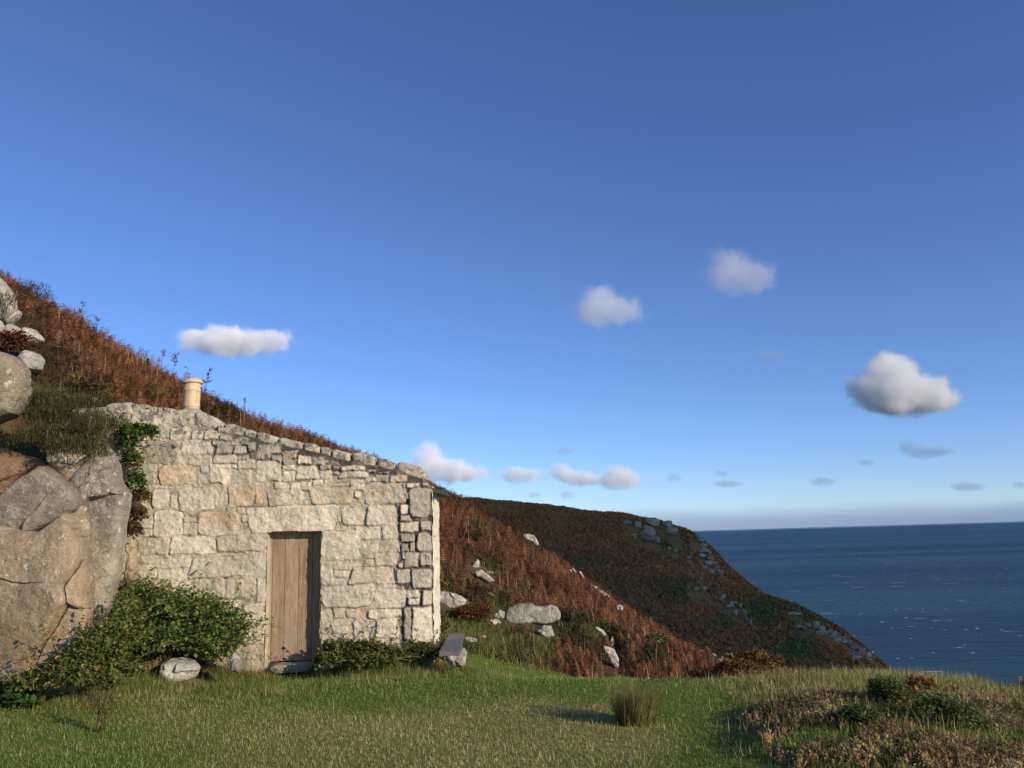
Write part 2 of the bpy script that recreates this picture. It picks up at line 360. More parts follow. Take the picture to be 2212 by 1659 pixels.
# ------------------------------------------------------------------ boulders
def star_rock(outline, Y, thick, mat, name='boulder', px=True, box=2.6, rough=.05, facet=.1, seed=0, back=None, nth=72, nr=16, parent=None, tilt=0.0, fscale=.5, cells=5, brk=1.0):
    """solid rock: the outline (picture points) stands at depth Y, inflated to a real thickness in front of and behind it"""
    pts = np.array([P(x, y, Y) for x, y in outline]) if px else np.array(outline, float)
    c = pts.mean(0); q = pts - c; ux = np.array([1.0, 0, 0]); uz = np.array([0, 0, 1.0])
    a = np.c_[q @ ux, q @ uz]; n = len(a)
    th = np.linspace(0, 2 * np.pi, nth, endpoint=False); r = np.zeros(nth)
    for k, t in enumerate(th):
        dd = np.array([math.cos(t), math.sin(t)]); best = 0
        for i in range(n):
            p0, p1 = a[i], a[(i + 1) % n]; e = p1 - p0; det = dd[0] * (-e[1]) + dd[1] * e[0]
            if abs(det) < 1e-9: continue
            s = (p0[0] * (-e[1]) + p0[1] * e[0]) / det; w = (dd[0] * p0[1] - dd[1] * p0[0]) / det
            if s > 0 and -1e-6 <= w <= 1 + 1e-6: best = max(best, s)
        r[k] = best
    r = np.where(r <= 0, r[r > 0].mean() if (r > 0).any() else .1, r)
    r = .5 * r + .25 * (np.roll(r, 1) + np.roll(r, -1))
    V = []; bk = back or thick; rings = []
    for t in np.linspace(0, 1, nr + 1): q_ = 1 - (1 - t) ** 1.5; rings.append((q_, -thick * (1 - q_ ** box) ** (1 / box)))
    for t in np.linspace(0, 1, nr + 1)[1:]: q_ = (1 - t) ** .75; rings.append((q_, bk * (1 - q_ ** 2.2) ** (1 / 2.2)))
    for q_, dy in rings: V.append(np.c_[np.cos(th) * r * q_, np.full(nth, dy), np.sin(th) * r * q_])
    V = np.array(V).reshape(-1, 3); size = r.mean()
    lean = np.maximum(V[:, 1], 0); V[:, 0] += (c[0] - EYE[0]) / c[1] * lean; V[:, 2] += min(0, (c[2] - EYE[2]) / c[1]) * lean
    nrm = V / (np.linalg.norm(V / np.array([size, thick, size]), axis=1)[:, None] + 1e-6); nrm /= np.linalg.norm(nrm, axis=1)[:, None] + 1e-9
    w = V + c + seed * 3.7
    rg_ = np.random.default_rng(seed + 501); K_ = cells
    if K_:   # joint planes: the front breaks into tilted faces with cracks between them
        sites = np.c_[rg_.uniform(-1, 1, K_), rg_.uniform(-1, 1, K_)] * np.array([abs(a[:, 0]).max(), abs(a[:, 1]).max()])
        wq = np.c_[V[:, 0] + .22 * size * fbm(w, size * .9, 3, 7 + seed), V[:, 2] + .22 * size * fbm(w, size * .9, 3, 8 + seed)]
        dd = np.linalg.norm(wq[:, None] - sites[None], axis=2); o_ = np.argsort(dd, 1); k0 = o_[:, 0]; gap = np.take_along_axis(dd, o_[:, 1:2], 1)[:, 0] - dd[np.arange(len(dd)), k0]
        tl = rg_.normal(0, .16, (K_, 2)); of = rg_.normal(0, .05, K_) * size
        dyo = (tl[k0] * (wq - sites[k0])).sum(1) + of[k0] + .075 * size * np.exp(-(gap / (.026 * size)) ** 2) * (rg_.random(K_)[k0] > .35)
        V[:, 1] += dyo * np.clip(-V[:, 1] / thick * 1.6, 0, 1) * brk
    cell = fbm(w, size * fscale * 2, 2, 90 + seed); step = np.round(cell * 4) / 4
    amp = facet * size
    V = V + nrm * (amp * (.6 * step + .5 * cell)[:, None] + rough * size * fbm(w, size * .35, 5, seed + 5, .6)[:, None])
    rows = 2 * nr + 1; i = np.arange(rows * nth).reshape(rows, nth); j = np.roll(i, -1, 1)
    F = np.stack([i[:-1], i[1:], j[1:], j[:-1]], -1).reshape(-1, 4)
    if parent is not None and parent != 'raw':
        o = mesh_np(name, V + c, F, mat); return child_of(o, parent)
    if parent == 'raw': return V + c, F
    o = mesh_np(name, V, F, mat); o.location = c; return o

S = .24802
def A_(pts): return [(493.7 + S * x, 932.6 + S * y) for x, y in pts]
def B_(pts): return [(S * x, 932.6 + S * y) for x, y in pts]
def C_(pts): return [(S * x, 548.6 + S * y) for x, y in pts]
def D_(pts): return [(877.8 + S * x, 1014.9 + S * y) for x, y in pts]
def E_(pts): return [(1206.9 + S * x, 1275.0 + S * y) for x, y in pts]
def F_(pts): return [(S * x, 1247.5 + S * y) for x, y in pts]
def G_(pts): return [(1316.7 + S * x, 1042.4 + S * y) for x, y in pts]

# ------------------------------------------------------------------ the stone hut
C0 = P(934.5, 1398, 12.0); TH = math.radians(2.5)
eL = np.array([-math.cos(TH), -math.sin(TH), 0]); eB = np.array([-math.sin(TH), math.cos(TH), 0])   # leftwards along the front, backwards along the end wall
def fac(x, y, off=0.0):
    d = ray(x, y); o = C0 + eB * off; t = ((o - EYE) @ eB) / (d @ eB); q = EYE + t * d
    return (q - o) @ eL, q[2]
def W(s, h, off): return C0 * np.array([1, 1, 0]) + eL * np.asarray(s)[..., None] + eB * np.asarray(off)[..., None] + np.array([0, 0, 1.0]) * np.asarray(h)[..., None]
hut = empty('stone_hut', tuple(C0)); tag(hut, 'small granite hut with weathered plank door built into the bracken hillside', 'hut')

st = []   # x0,y0,x1,y1,tone,(relief)
def sa(*r): st.extend([(493.7 + S * q[0], 932.6 + S * q[1], 493.7 + S * q[2], 932.6 + S * q[3], q[4], q[5] if len(q) > 5 else 1.) for q in r])
def sb(*r): st.extend([(S * q[0], 932.6 + S * q[1], S * q[2], 932.6 + S * q[3], q[4], q[5] if len(q) > 5 else 1.) for q in r])
def sc_(*r): st.extend([(S * q[0], 548.6 + S * q[1], S * q[2], 548.6 + S * q[3], q[4], q[5] if len(q) > 5 else 1.) for q in r])
# tones: 0 pale, 1 tan, 2 grey, 3 pink-brown
sa((25, 60, 180, 125, 2), (245, 112, 450, 200, 2), (50, 128, 160, 195, 2), (172, 95, 240, 180, 2), (475, 165, 600, 245, 1), (607, 205, 720, 283, 0), (727, 230, 830, 290, 2), (833, 250, 880, 285, 1), (890, 260, 970, 298, 2), (915, 303, 965, 335, 2), (980, 298, 1190, 340, 0),
   (75, 205, 180, 245, 2), (235, 207, 310, 245, 2), (330, 197, 366, 240, 2), (372, 205, 465, 285, 2), (485, 245, 600, 292, 2), (80, 248, 235, 325, 0), (15, 285, 75, 325, 0), (240, 255, 460, 432, 0, .8), (466, 290, 578, 332, 0), (466, 340, 578, 430, 0), (590, 295, 780, 416, 0), (800, 290, 890, 332, 1), (796, 338, 905, 416, 0), (915, 345, 960, 372, 0), (975, 350, 1215, 402, 0), (1200, 325, 1290, 356, 2), (1185, 400, 1285, 440, 0), (1280, 370, 1390, 438, 2), (1405, 375, 1555, 438, 1), (1300, 345, 1400, 368, 2), (30, 335, 190, 440, 0),
   (0, 455, 220, 655, 1), (225, 470, 328, 640, 1, .5), (400, 440, 540, 500, 0, .7), (545, 440, 720, 522, 0), (730, 425, 820, 470, 0), (830, 428, 865, 450, 0), (870, 450, 1060, 480, 0, .7), (1062, 420, 1165, 452, 0), (1060, 457, 1190, 505, 0), (345, 510, 650, 650, 3, .8), (715, 485, 1095, 628, 1), (1100, 520, 1165, 572, 0), (1190, 450, 1550, 632, 0), (1480, 447, 1545, 478, 0), (1552, 445, 1655, 486, 0), (1680, 448, 1745, 482, 2), (1578, 492, 1755, 752, 2, 1.1), (1530, 530, 1574, 590, 2),
   (170, 650, 940, 872, 0, 1.1), (918, 680, 985, 790, 0, .6), (990, 665, 1187, 812, 0), (1200, 645, 1475, 818, 0, 1.1), (1500, 640, 1580, 722, 1), (1500, 728, 1590, 772, 2),
   (1495, 783, 1662, 876, 1), (1676, 783, 1765, 862, 2), (1495, 886, 1622, 962, 2), (1640, 880, 1768, 1038, 2), (1505, 976, 1570, 1046, 2), (1580, 966, 1626, 1046, 2), (1508, 1050, 1652, 1117, 2), (1670, 1050, 1772, 1168, 2), (1528, 1120, 1652, 1176, 2), (1474, 1140, 1520, 1180, 0), (1590, 1190, 1768, 1366, 2, 1.1), (1464, 1190, 1580, 1332, 2), (1548, 1380, 1662, 1452, 0), (1566, 1452, 1662, 1506, 0), (1688, 1382, 1778, 1512, 0), (1600, 1525, 1780, 1840, 0, 1.1), (1528, 1530, 1598, 1812, 2),
   (804, 866, 1146, 1117, 0, 1.1), (1112, 826, 1322, 938, 0, .8), (1338, 830, 1468, 938, 0), (1322, 950, 1488, 1052, 0, .8), (1146, 975, 1304, 1102, 0, .8), (1272, 1055, 1482, 1167, 0), (1190, 1112, 1266, 1160, 0), (804, 1127, 906, 1332, 0), (912, 1132, 1182, 1200, 0, .7), (918, 1215, 1037, 1266, 0, .6), (900, 1280, 1090, 1332, 0, .6), (1060, 1182, 1462, 1316, 1, .7), (1272, 1340, 1452, 1386, 3, .6), (1452, 1352, 1522, 1396, 0), (804, 1342, 1257, 1527, 0, 1.1), (1260, 1382, 1547, 1537, 0), (800, 1547, 902, 1762, 0), (910, 1540, 1012, 1622, 0, .6), (1020, 1540, 1216, 1622, 3, .5), (1218, 1552, 1502, 1622, 0), (918, 1632, 1052, 1692, 1, .6), (918, 1702, 1032, 1762, 0), (1082, 1622, 1284, 1792, 0, .7), (1290, 1626, 1492, 1792, 0, .8), (800, 1770, 982, 1860, 0), (1000, 1800, 1240, 1900, 0), (1250, 1800, 1500, 1900, 0),
   (110, 722, 172, 782, 0, .5), (120, 1492, 322, 1850, 0, .8), (242, 1272, 327, 1482, 0, .7))
sb((1272, 80, 1560, 272, 2), (1577, 70, 1847, 195, 0), (1850, 80, 1900, 122, 2), (1884, 87, 2017, 192, 2), (1860, 200, 2067, 277, 0), (1637, 205, 1852, 297, 0), (1552, 210, 1630, 282, 0, .6), (1172, 180, 1242, 242, 0), (1212, 285, 1362, 467, 2), (1388, 290, 1717, 467, 1), (1715, 375, 1812, 452, 0, .7), (1752, 300, 1818, 357, 0), (1826, 280, 2012, 452, 0), (1348, 470, 1470, 502, 0), (1475, 470, 1592, 527, 0), (1594, 470, 1684, 497, 0), (1330, 507, 1476, 672, 0), (1482, 550, 1552, 667, 0, .6), (1560, 490, 1862, 692, 0, .8),
   (1338, 690, 1587, 922, 0), (1595, 740, 1722, 792, 0), (1600, 800, 1722, 902, 0, .7), (1722, 700, 2085, 907, 1, .7), (1230, 740, 1332, 852, 0), (1210, 855, 1332, 922, 0), (1248, 930, 1482, 1062, 0), (1490, 910, 1880, 1062, 0, .8), (1890, 905, 2310, 1045, 0), (1205, 1092, 1266, 1142, 0), (1380, 1100, 1652, 1192, 0, .6), (1188, 1167, 1362, 1282, 0), (1370, 1200, 1652, 1302, 0, .6), (1660, 1092, 2312, 1272, 0), (1690, 1275, 1955, 1452, 0, .6), (1962, 1260, 2225, 1452, 3, .6), (1200, 1300, 1480, 1442, 0, .7), (1490, 1310, 1680, 1442, 0, .7), (1300, 1452, 1600, 1600, 0), (1610, 1462, 1970, 1640, 0), (1980, 1462, 2100, 1640, 0, .7))
sc_((930, 1402, 1140, 1487, 2), (1147, 1385, 1382, 1507, 0), (1350, 1417, 1462, 1477, 0), (1480, 1512, 1667, 1617, 1), (1672, 1542, 1767, 1612, 0), (1777, 1537, 1917, 1617, 0), (1920, 1582, 2022, 1622, 2), (1400, 1540, 1475, 1602, 0), (1170, 1570, 1282, 1622, 0), (1900, 1500, 1990, 1560, 2), (1290, 1520, 1390, 1560, 0))

TOP = [(100, 885), (225, 876), (330, 882), (400, 892), (440, 902), (500, 926), (560, 942), (640, 962), (720, 984), (800, 1000), (860, 1010), (905, 1022), (932, 1046), (960, 1075)]
tsh = np.array([fac(x, y) for x, y in TOP]); order = np.argsort(tsh[:, 0]); tsh = tsh[order]
G = .0095
ss = np.arange(-.012, 5.45, G); hh = np.arange(-.35, 4.1, G)
SS, HH = np.meshgrid(ss, hh); sh2 = np.stack([SS, HH], -1)
relief = np.zeros_like(SS); inst = np.zeros_like(SS)
mort_l = np.array([.52, .445, .33]); mort_d = np.array([.06, .053, .043])
wp = W(SS, HH, np.zeros_like(SS)); px_, py_ = proj(wp.reshape(-1, 3)); px_ = px_.reshape(SS.shape); py_ = py_.reshape(SS.shape)
xa, ya = (px_ - 493.7) / S, (py_ - 932.6) / S
wn = fbm(sh2, .35, 3, 71)
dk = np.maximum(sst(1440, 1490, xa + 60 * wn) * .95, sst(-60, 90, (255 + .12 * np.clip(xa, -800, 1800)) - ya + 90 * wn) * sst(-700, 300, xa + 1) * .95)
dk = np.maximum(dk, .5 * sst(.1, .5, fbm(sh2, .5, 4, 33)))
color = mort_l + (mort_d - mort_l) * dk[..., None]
# rubble packed between the big stones
vor = fbm(sh2, .09, 3, 8); relief += .012 * sst(-.05, .25, vor); color = color + (np.array([.46, .41, .33]) - color) * (sst(.05, .3, vor) * (.6 - .3 * dk))[..., None]
wx = fbm(sh2, .16, 3, 51) * .02; wy = fbm(sh2, .16, 3, 52) * .02
edge_n = fbm(sh2, .07, 4, 53) * .014
LINTEL = next(k for k, q in enumerate(st) if q[2] - q[0] > 180); lint = np.zeros(SS.shape, bool)
tones = [np.array([.605, .535, .42]), np.array([.52, .385, .25]), np.array([.42, .385, .305]), np.array([.46, .31, .215])]
for k, (x0, y0, x1, y1, tn, rl) in enumerate(st):
    s0, hA = fac(x1, (y0 + y1) / 2); s1, _ = fac(x0, (y0 + y1) / 2); _, h1 = fac((x0 + x1) / 2, y0); _, h0 = fac((x0 + x1) / 2, y1)
    cs, ch, hs, hv = (s0 + s1) / 2, (h0 + h1) / 2, abs(s1 - s0) / 2 + .006, abs(h1 - h0) / 2 + .006
    i0, i1 = np.searchsorted(ss, (cs - hs - .06, cs + hs + .06)); j0, j1 = np.searchsorted(hh, (ch - hv - .06, ch + hv + .06))
    if i1 <= i0 or j1 <= j0: continue
    sl = (slice(j0, j1), slice(i0, i1)); r = random.Random(k)
    qx, qy = SS[sl] - cs + wx[sl], HH[sl] - ch + wy[sl]
    a = r.uniform(-.035, .035); qx, qy = qx + a * qy, qy - a * qx * .6
    sx = 1 + r.uniform(-.14, .14) * qy / hv; qx = qx * sx
    rd = r.uniform(.2, .55) * min(hs, hv); dx, dy = np.abs(qx) - hs + rd, np.abs(qy) - hv + rd
    sd = np.hypot(np.maximum(dx, 0), np.maximum(dy, 0)) + np.minimum(np.maximum(dx, dy), 0) - rd + edge_n[sl]
    m = sst(.004, -.022, sd) if rl > .65 else sst(.004, -.03, sd) * .8
    dkm = float(dk[sl].mean()); hgt = (.013 + .008 * r.random() + .026 * dkm) * rl; m = m * (.86 + .14 * min(1, dkm * 1.5))
    relief[sl] = relief[sl] * (1 - m) + m * (hgt + r.uniform(-.02, .02) * qx / max(hs, .05) + .01 * vn(np.stack([SS[sl] * 9, HH[sl] * 9, np.full_like(SS[sl], k)], -1), 3))
    t = tones[tn] * r.uniform(.82, 1.14)
    if tn == 1 or tn == 3:   # iron staining comes and goes across a stone
        w_ = np.clip(.55 + 1.1 * fbm(sh2[sl], .3, 3, 200 + k), 0, 1)[..., None]; t = tones[0] * .95 * (1 - w_) + t * w_
    elif tn == 0 and r.random() < .45:
        w_ = np.clip(-.1 + 1.0 * fbm(sh2[sl], .4, 3, 200 + k), 0, .6)[..., None]; t = t * (1 - w_) + tones[1] * w_
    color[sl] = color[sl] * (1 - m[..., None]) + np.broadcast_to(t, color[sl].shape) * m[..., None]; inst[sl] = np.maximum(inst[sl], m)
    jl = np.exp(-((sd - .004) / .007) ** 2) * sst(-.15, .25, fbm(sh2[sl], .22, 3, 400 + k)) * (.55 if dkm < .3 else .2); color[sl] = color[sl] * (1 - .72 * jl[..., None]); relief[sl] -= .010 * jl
    if k == LINTEL: lint[sl] = m > .5
relief += inst * (.016 * fbm(sh2, .05, 5, 61, .68) + .008 * fbm(sh2, .16, 3, 66)) + (1 - inst) * .008 * fbm(sh2, .03, 3, 62)
# darker and browner low on the wall, and in upright blotches
gr_ = np.clip(sst(.55, .0, HH - C0[2] * 0 + .25 * fbm(sh2, .3, 4, 301)) * .35 + .45 * sst(.12, .42, fbm(sh2 * np.array([2.2, .7]), .35, 4, 302)), 0, .6)[..., None]; color = color * (1 - gr_) + color * np.array([.62, .585, .53]) * gr_
color *= (1 + .34 * fbm(sh2, .04, 4, 63, .7) + .12 * fbm(sh2, .6, 3, 64))[..., None]
# black lichen along the top courses
lm = sst(.12, .3, fbm(sh2, .07, 5, 99, .6)) * sst(60, -80, ya - (150 + .15 * xa)) * .75
color = color * (1 - lm[..., None]) + np.array([.10, .095, .085]) * lm[..., None]
door_px = [(574, 1151), (693, 1146), (690, 1424), (575, 1440)]
dsh = np.array([fac(x, y) for x, y in door_px]); DL, DR, DT = (dsh[0, 0] + dsh[3, 0]) / 2, (dsh[1, 0] + dsh[2, 0]) / 2, (dsh[0, 1] + dsh[1, 1]) / 2
DB = fac(630, 1430, .2)[1]
jag = .012 * fbm(sh2, .12, 3, 44)
hole = (SS + jag < DL) & (SS + jag > DR) & (HH + jag < DT) & (HH > DB - .02)
ok = (HH < np.interp(SS, tsh[:, 0], tsh[:, 1]) - .015) & ~hole
relief = relief * sst(-.03, .03, SS + .02) if False else relief
fw = W(SS, HH, -relief)
idx = np.arange(SS.size).reshape(SS.shape)
quad = np.stack([idx[:-1, :-1], idx[1:, :-1], idx[1:, 1:], idx[:-1, 1:]], -1); qok = ok[:-1, :-1] & ok[1:, :-1] & ok[1:, 1:] & ok[:-1, 1:]
fq = quad[qok]; used, inv = np.unique(fq, return_inverse=True)
mm = NT('granite_masonry'); p = mm.pos(); c = mm.tint()
c = mm.mix(mm.ramp(mm.noise(p, 60, 3, .6), [(.62, 0.), (.72, .45)]), c, (.10, .095, .085))
c = mm.mix(1.0, c, mm.ramp(mm.noise(p, 28, 6, .75), [(.3, .78), (.7, 1.2)]), 'MULTIPLY')
hgt = mm.math('ADD', mm.noise(p, 45, 6, .75), mm.math('MULTIPLY', mm.noise(p, 14, 5, .65), 1.2))
mm.bsdf(c, .95, .12, hgt, .7, .018); MASON = mm.m
lq = lint[:-1, :-1] & lint[1:, :-1] & lint[1:, 1:] & lint[:-1, 1:]
fq2 = quad[qok & lq]; fq = quad[qok & ~lq]; used, inv = np.unique(fq, return_inverse=True)
u2, inv2 = np.unique(fq2, return_inverse=True)
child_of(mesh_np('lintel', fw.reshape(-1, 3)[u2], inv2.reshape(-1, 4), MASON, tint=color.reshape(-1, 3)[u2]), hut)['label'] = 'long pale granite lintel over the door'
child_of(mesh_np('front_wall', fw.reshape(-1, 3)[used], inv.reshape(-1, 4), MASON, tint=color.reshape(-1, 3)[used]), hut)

def box_pts(s0, s1, h0, h1, o0, o1):
    return np.array([W(np.array(s), np.array(h), np.array(o)) for s in (s0, s1) for h in (h0, h1) for o in (o0, o1)])
BOXF = np.array([(0, 1, 3, 2), (4, 6, 7, 5), (0, 4, 5, 1), (2, 3, 7, 6), (0, 2, 6, 4), (1, 5, 7, 3)])
def rough_slab(pa, pb, pc, n1, n2, amp, col, seed, out):
    """bumpy stone sheet from corner pa along pb and pc"""
    u, v = np.meshgrid(np.linspace(0, 1, n1), np.linspace(0, 1, n2)); p_ = pa + u[..., None] * (pb - pa) + v[..., None] * (pc - pa)
    p_ = p_ + out * (amp * fbm(p_, .15, 5, seed))[..., None]
    i = np.arange(n1 * n2).reshape(n2, n1); f = np.stack([i[:-1, :-1], i[:-1, 1:], i[1:, 1:], i[1:, :-1]], -1).reshape(-1, 4)
    cc = np.asarray(col) * (1 + .25 * fbm(p_.reshape(-1, 3), .2, 4, seed + 1))[:, None]
    return p_.reshape(-1, 3), f, cc
# jambs and head of the doorway, end wall, back wall
rv = Soup()
def wpt(s, h, o): return W(np.array(s), np.array(h), np.array(o))
for pa, pb, pc, out in ((wpt(DL, DB - .3, .0), wpt(DL, DB - .3, .5), wpt(DL, DT, .0), -eL), (wpt(DR, DB - .3, .0), wpt(DR, DB - .3, .5), wpt(DR, DT, .0), eL), (wpt(DL + .02, DT, -.0), wpt(DL + .02, DT, .5), wpt(DR - .02, DT, -.0), np.array([0, 0, -1.]))):
    rv.add(*rough_slab(pa, pb, pc, 30, 80, .008, (.5, .45, .36), 7, out))
child_of(rv.build('door_reveal', MASON, smooth=True), hut)
ew = Soup(); DEPTH = 2.0; hTop = tsh[0, 1]
hTop = fac(932, 1046)[1]
u, v = np.meshgrid(np.linspace(-.015, DEPTH, 260), np.linspace(-.4, hTop - .02, 260))
cell = np.stack([u * 2.2, v * 3.4], -1); eh = .02 * np.abs(fbm(cell, .6, 3, 5)) + .012 * fbm(np.stack([u, v], -1), .08, 4, 6)
ev = W(-.012 - eh, v, u); i = np.arange(u.size).reshape(u.shape); f = np.stack([i[:-1, :-1], i[:-1, 1:], i[1:, 1:], i[1:, :-1]], -1).reshape(-1, 4)
jn = np.minimum(np.abs(((v * 2.9 + .2 * fbm(np.stack([u, v], -1), .5, 2, 3)) % 1) - .5), 1); jt = sst(.47, .5, jn)
ecol = np.array([.72, .66, .52]) * (1 + .25 * fbm(np.stack([u, v], -1), .3, 4, 12))[..., None]; ecol = ecol * (1 - .55 * jt[..., None])
ew.add(ev.reshape(-1, 3), f, ecol.reshape(-1, 3))
child_of(ew.build('end_wall', MASON, smooth=True), hut)
bw = Soup(); bw.add(box_pts(-.0, 5.3, -.4, hTop - .1, DEPTH - .35, DEPTH - .01), BOXF, (.4, .36, .29)); bw.add(box_pts(.02, DR - .005, -.4, hTop - .12, .05, .42), BOXF, (.4, .36, .29)); bw.add(box_pts(DL + .005, 5.3, -.4, hTop - .12, .05, .42), BOXF, (.4, .36, .29)); bw.add(box_pts(DR - .01, DL + .01, DT + .01, hTop - .12, .05, .42), BOXF, (.4, .36, .29))
child_of(bw.build('wall_core', MASON), hut)
# coping blocks along the raking top
COPE = [A_(q) for q in ([(242, 5), (300, 2), (420, 45), (415, 125), (330, 105), (245, 75)], [(428, 55), (470, 46), (640, 92), (645, 160), (560, 150), (430, 118)], [(655, 95), (740, 102), (797, 142), (790, 192), (700, 175), (652, 165)], [(800, 132), (850, 128), (892, 160), (885, 215), (800, 195)], [(893, 160), (930, 150), (1050, 182), (1057, 262), (960, 250), (895, 225)], [(1075, 185), (1150, 178), (1278, 218), (1272, 310), (1180, 295), (1078, 262)], [(1297, 240), (1370, 232), (1455, 272), (1440, 345), (1370, 335), (1297, 310)], [(1467, 270), (1520, 256), (1660, 303), (1720, 368), (1752, 425), (1700, 430), (1560, 385), (1467, 345)])] + \
       [C_(q) for q in ([(905, 1325), (960, 1298), (1140, 1288), (1147, 1390), (1040, 1402), (915, 1372)], [(1145, 1300), (1270, 1308), (1277, 1340), (1200, 1375), (1147, 1385)], [(1277, 1325), (1400, 1330), (1420, 1370), (1400, 1415), (1285, 1410)], [(1420, 1335), (1502, 1343), (1500, 1405), (1425, 1408)], [(1500, 1372), (1580, 1343), (1690, 1388), (1702, 1500), (1600, 1512), (1500, 1472)], [(1690, 1368), (1760, 1372), (1880, 1428), (1947, 1480), (1940, 1532), (1820, 1522), (1700, 1492)], [(1950, 1483), (2020, 1476), (2122, 1513), (2125, 1592), (2020, 1572), (1950, 1547)], [(2127, 1528), (2180, 1528), (2228, 1550), (2228, 1610), (2180, 1600), (2130, 1592)])]
cs_ = Soup()
for k, q in enumerate(COPE):
    cxs = np.mean([a for a, _ in q]); cys = np.mean([b for _, b in q]); s_, h_ = fac(cxs, cys); Yc = (wpt(s_, h_, .17))[1]
    v, f = star_rock(q, Yc - .17, .185, None, parent='raw', box=6, rough=.11, facet=.07, seed=k, nth=80, nr=16, cells=0)
    v[:, 1] += .17
    cc = np.array([.45, .41, .32]) * random.uniform(.85, 1.12) * (1 + .3 * fbm(v, .1, 4, 3))[:, None]; lmk = sst(.1, .25, fbm(v, .06, 5, 70 + k, .6))[:, None]; cc = cc * (1 - .7 * lmk) + np.array([.09, .085, .075]) * .7 * lmk
    cs_.add(v, f, cc)
# mortar bed under the blocks
bed_s = tsh[:, 0]; bt = Soup()
pp = [];
for s_, h_ in tsh:
    if s_ < 0: continue
    pp.append((s_, h_))
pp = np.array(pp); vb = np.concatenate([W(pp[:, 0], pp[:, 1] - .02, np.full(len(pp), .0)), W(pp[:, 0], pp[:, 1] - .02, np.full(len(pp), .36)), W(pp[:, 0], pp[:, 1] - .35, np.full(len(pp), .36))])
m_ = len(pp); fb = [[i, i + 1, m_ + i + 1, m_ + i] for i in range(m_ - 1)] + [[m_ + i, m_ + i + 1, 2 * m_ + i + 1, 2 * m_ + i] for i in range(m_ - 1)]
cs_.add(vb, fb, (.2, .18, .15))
child_of(cs_.build('coping', MASON, smooth=True), hut)
# slate roof: courses stepping down to the right-hand eave
sl_ = Soup(); e0 = fac(930, 1047); hE = e0[1]
slope = (tsh[-2, 1] - hE) / (tsh[-2, 0] - e0[0])
slope = .30
for r_ in range(18):
    sA, sB = -.20 + r_ * .21, -.20 + (r_ + 1) * .21 + .05
    for c_ in range(5):
        oA = .37 + c_ * .33 + (r_ % 2) * .12; oB = oA + .325
        h0, h1 = hE - .06 + sA * slope, hE - .06 + sB * slope
        lift = .018 + random.uniform(0, .008)
        v = np.array([wpt(s, h + dz, o) for s, h in ((sA, h0 + lift), (sB, h1)) for dz in (0, .014) for o in (oA, oB)])
        sl_.add(v, BOXF, np.array([.07, .068, .068]) * random.uniform(.7, 1.25))
v = np.array([wpt(s, h, o) for s, h in ((-.235, hE - .10 - .2 * slope), (-.235, hE - .035 - .2 * slope), (.1, hE - .01), (.1, hE - .07)) for o in (.02, .36)])
sl_.add(v, [(0, 1, 3, 2), (2, 3, 5, 4), (4, 5, 7, 6), (6, 7, 1, 0), (0, 2, 4, 6), (1, 7, 5, 3)], (.05, .048, .046))
sm_ = NT('slate'); c = sm_.mix(1.0, sm_.tint(), sm_.ramp(sm_.noise(sm_.pos(), 20, 6, .7), [(.3, .7), (.7, 1.4)]), 'MULTIPLY'); sm_.bsdf(c, .75, .3, sm_.noise(sm_.pos(), 18, 6, .7), .4, .01); SLATE = sm_.m
child_of(sl_.build('slate_roof', SLATE), hut)
# clay chimney pot
pot = P(413, 889, 12.35); hp = P(413, 819, 12.35)[2] - pot[2]; rp = (P(433, 850, 12.35)[0] - P(395, 850, 12.35)[0]) / 2 * .89
prof = [(.0, -.15), (.98, -.15), (.98, .0), (.98, .13), (1.03, .14), (1.04, .16), (1.0, .175), (1.0, .3), (1.02, .5), (1.02, .62), (1.08, .635), (1.09, .655), (1.03, .675), (1.0, .7), (1.0, .83), (1.02, .855), (1.27, .86), (1.30, .885), (1.24, .93), (1.02, .985), (.9, 1.0), (.8, .99), (.78, .9), (.76, .5)]
nt = 48; v = []
for r_, h_ in prof:
    for k in range(nt):
        t = 2 * math.pi * k / nt; wob = 1 + .012 * math.sin(2 * t + 1) ; v.append((pot[0] + rp * r_ * math.cos(t) * wob, pot[1] + rp * r_ * math.sin(t), pot[2] + hp * h_ + .04 * rp * math.cos(t) * (h_ > .8)))
i = np.arange(len(prof) * nt).reshape(len(prof), nt); j = np.roll(i, -1, 1); f = np.stack([i[:-1], j[:-1], j[1:], i[1:]], -1).reshape(-1, 4)
pm = NT('buff_clay'); n1 = pm.noise(pm.pos(), 5, 6, .6); c = pm.mix(pm.ramp(n1, [(.35, 0.), (.7, .6)]), (.64, .50, .31), (.50, .36, .20)); c = pm.mix(pm.ramp(pm.noise(pm.pos(), 22, 4), [(.6, 0.), (.7, .6)]), c, (.3, .25, .18)); mp = pm.n('ShaderNodeMapping'); mp.inputs['Scale'].default_value = (7, 7, 1.1); pm.l(pm.pos(), mp.inputs['Vector']); c = pm.mix(pm.ramp(pm.noise(mp.outputs[0], 2.2, 5, .65), [(.52, 0.), (.68, .55)]), c, (.27, .2, .13)); pm.bsdf(c, .7, .3, pm.noise(pm.pos(), 30, 4), .15, .01)
child_of(mesh_np('chimney_pot', v, f, pm.m), hut)['label'] = 'buff clay chimney pot with flared rim'
cb = Soup(); v, f = star_rock([(383, 896), (393, 884), (433, 884), (450, 905), (440, 915), (395, 912)], 12.25, .22, None, parent='raw', box=2.5, rough=.04, facet=.04, seed=3, nth=40, nr=8)
cb.add(v, f, np.array([.33, .31, .26]) * (1 + .2 * fbm(v, .1, 4, 5))[:, None]); child_of(cb.build('chimney_flaunching', MASON, smooth=True), hut)
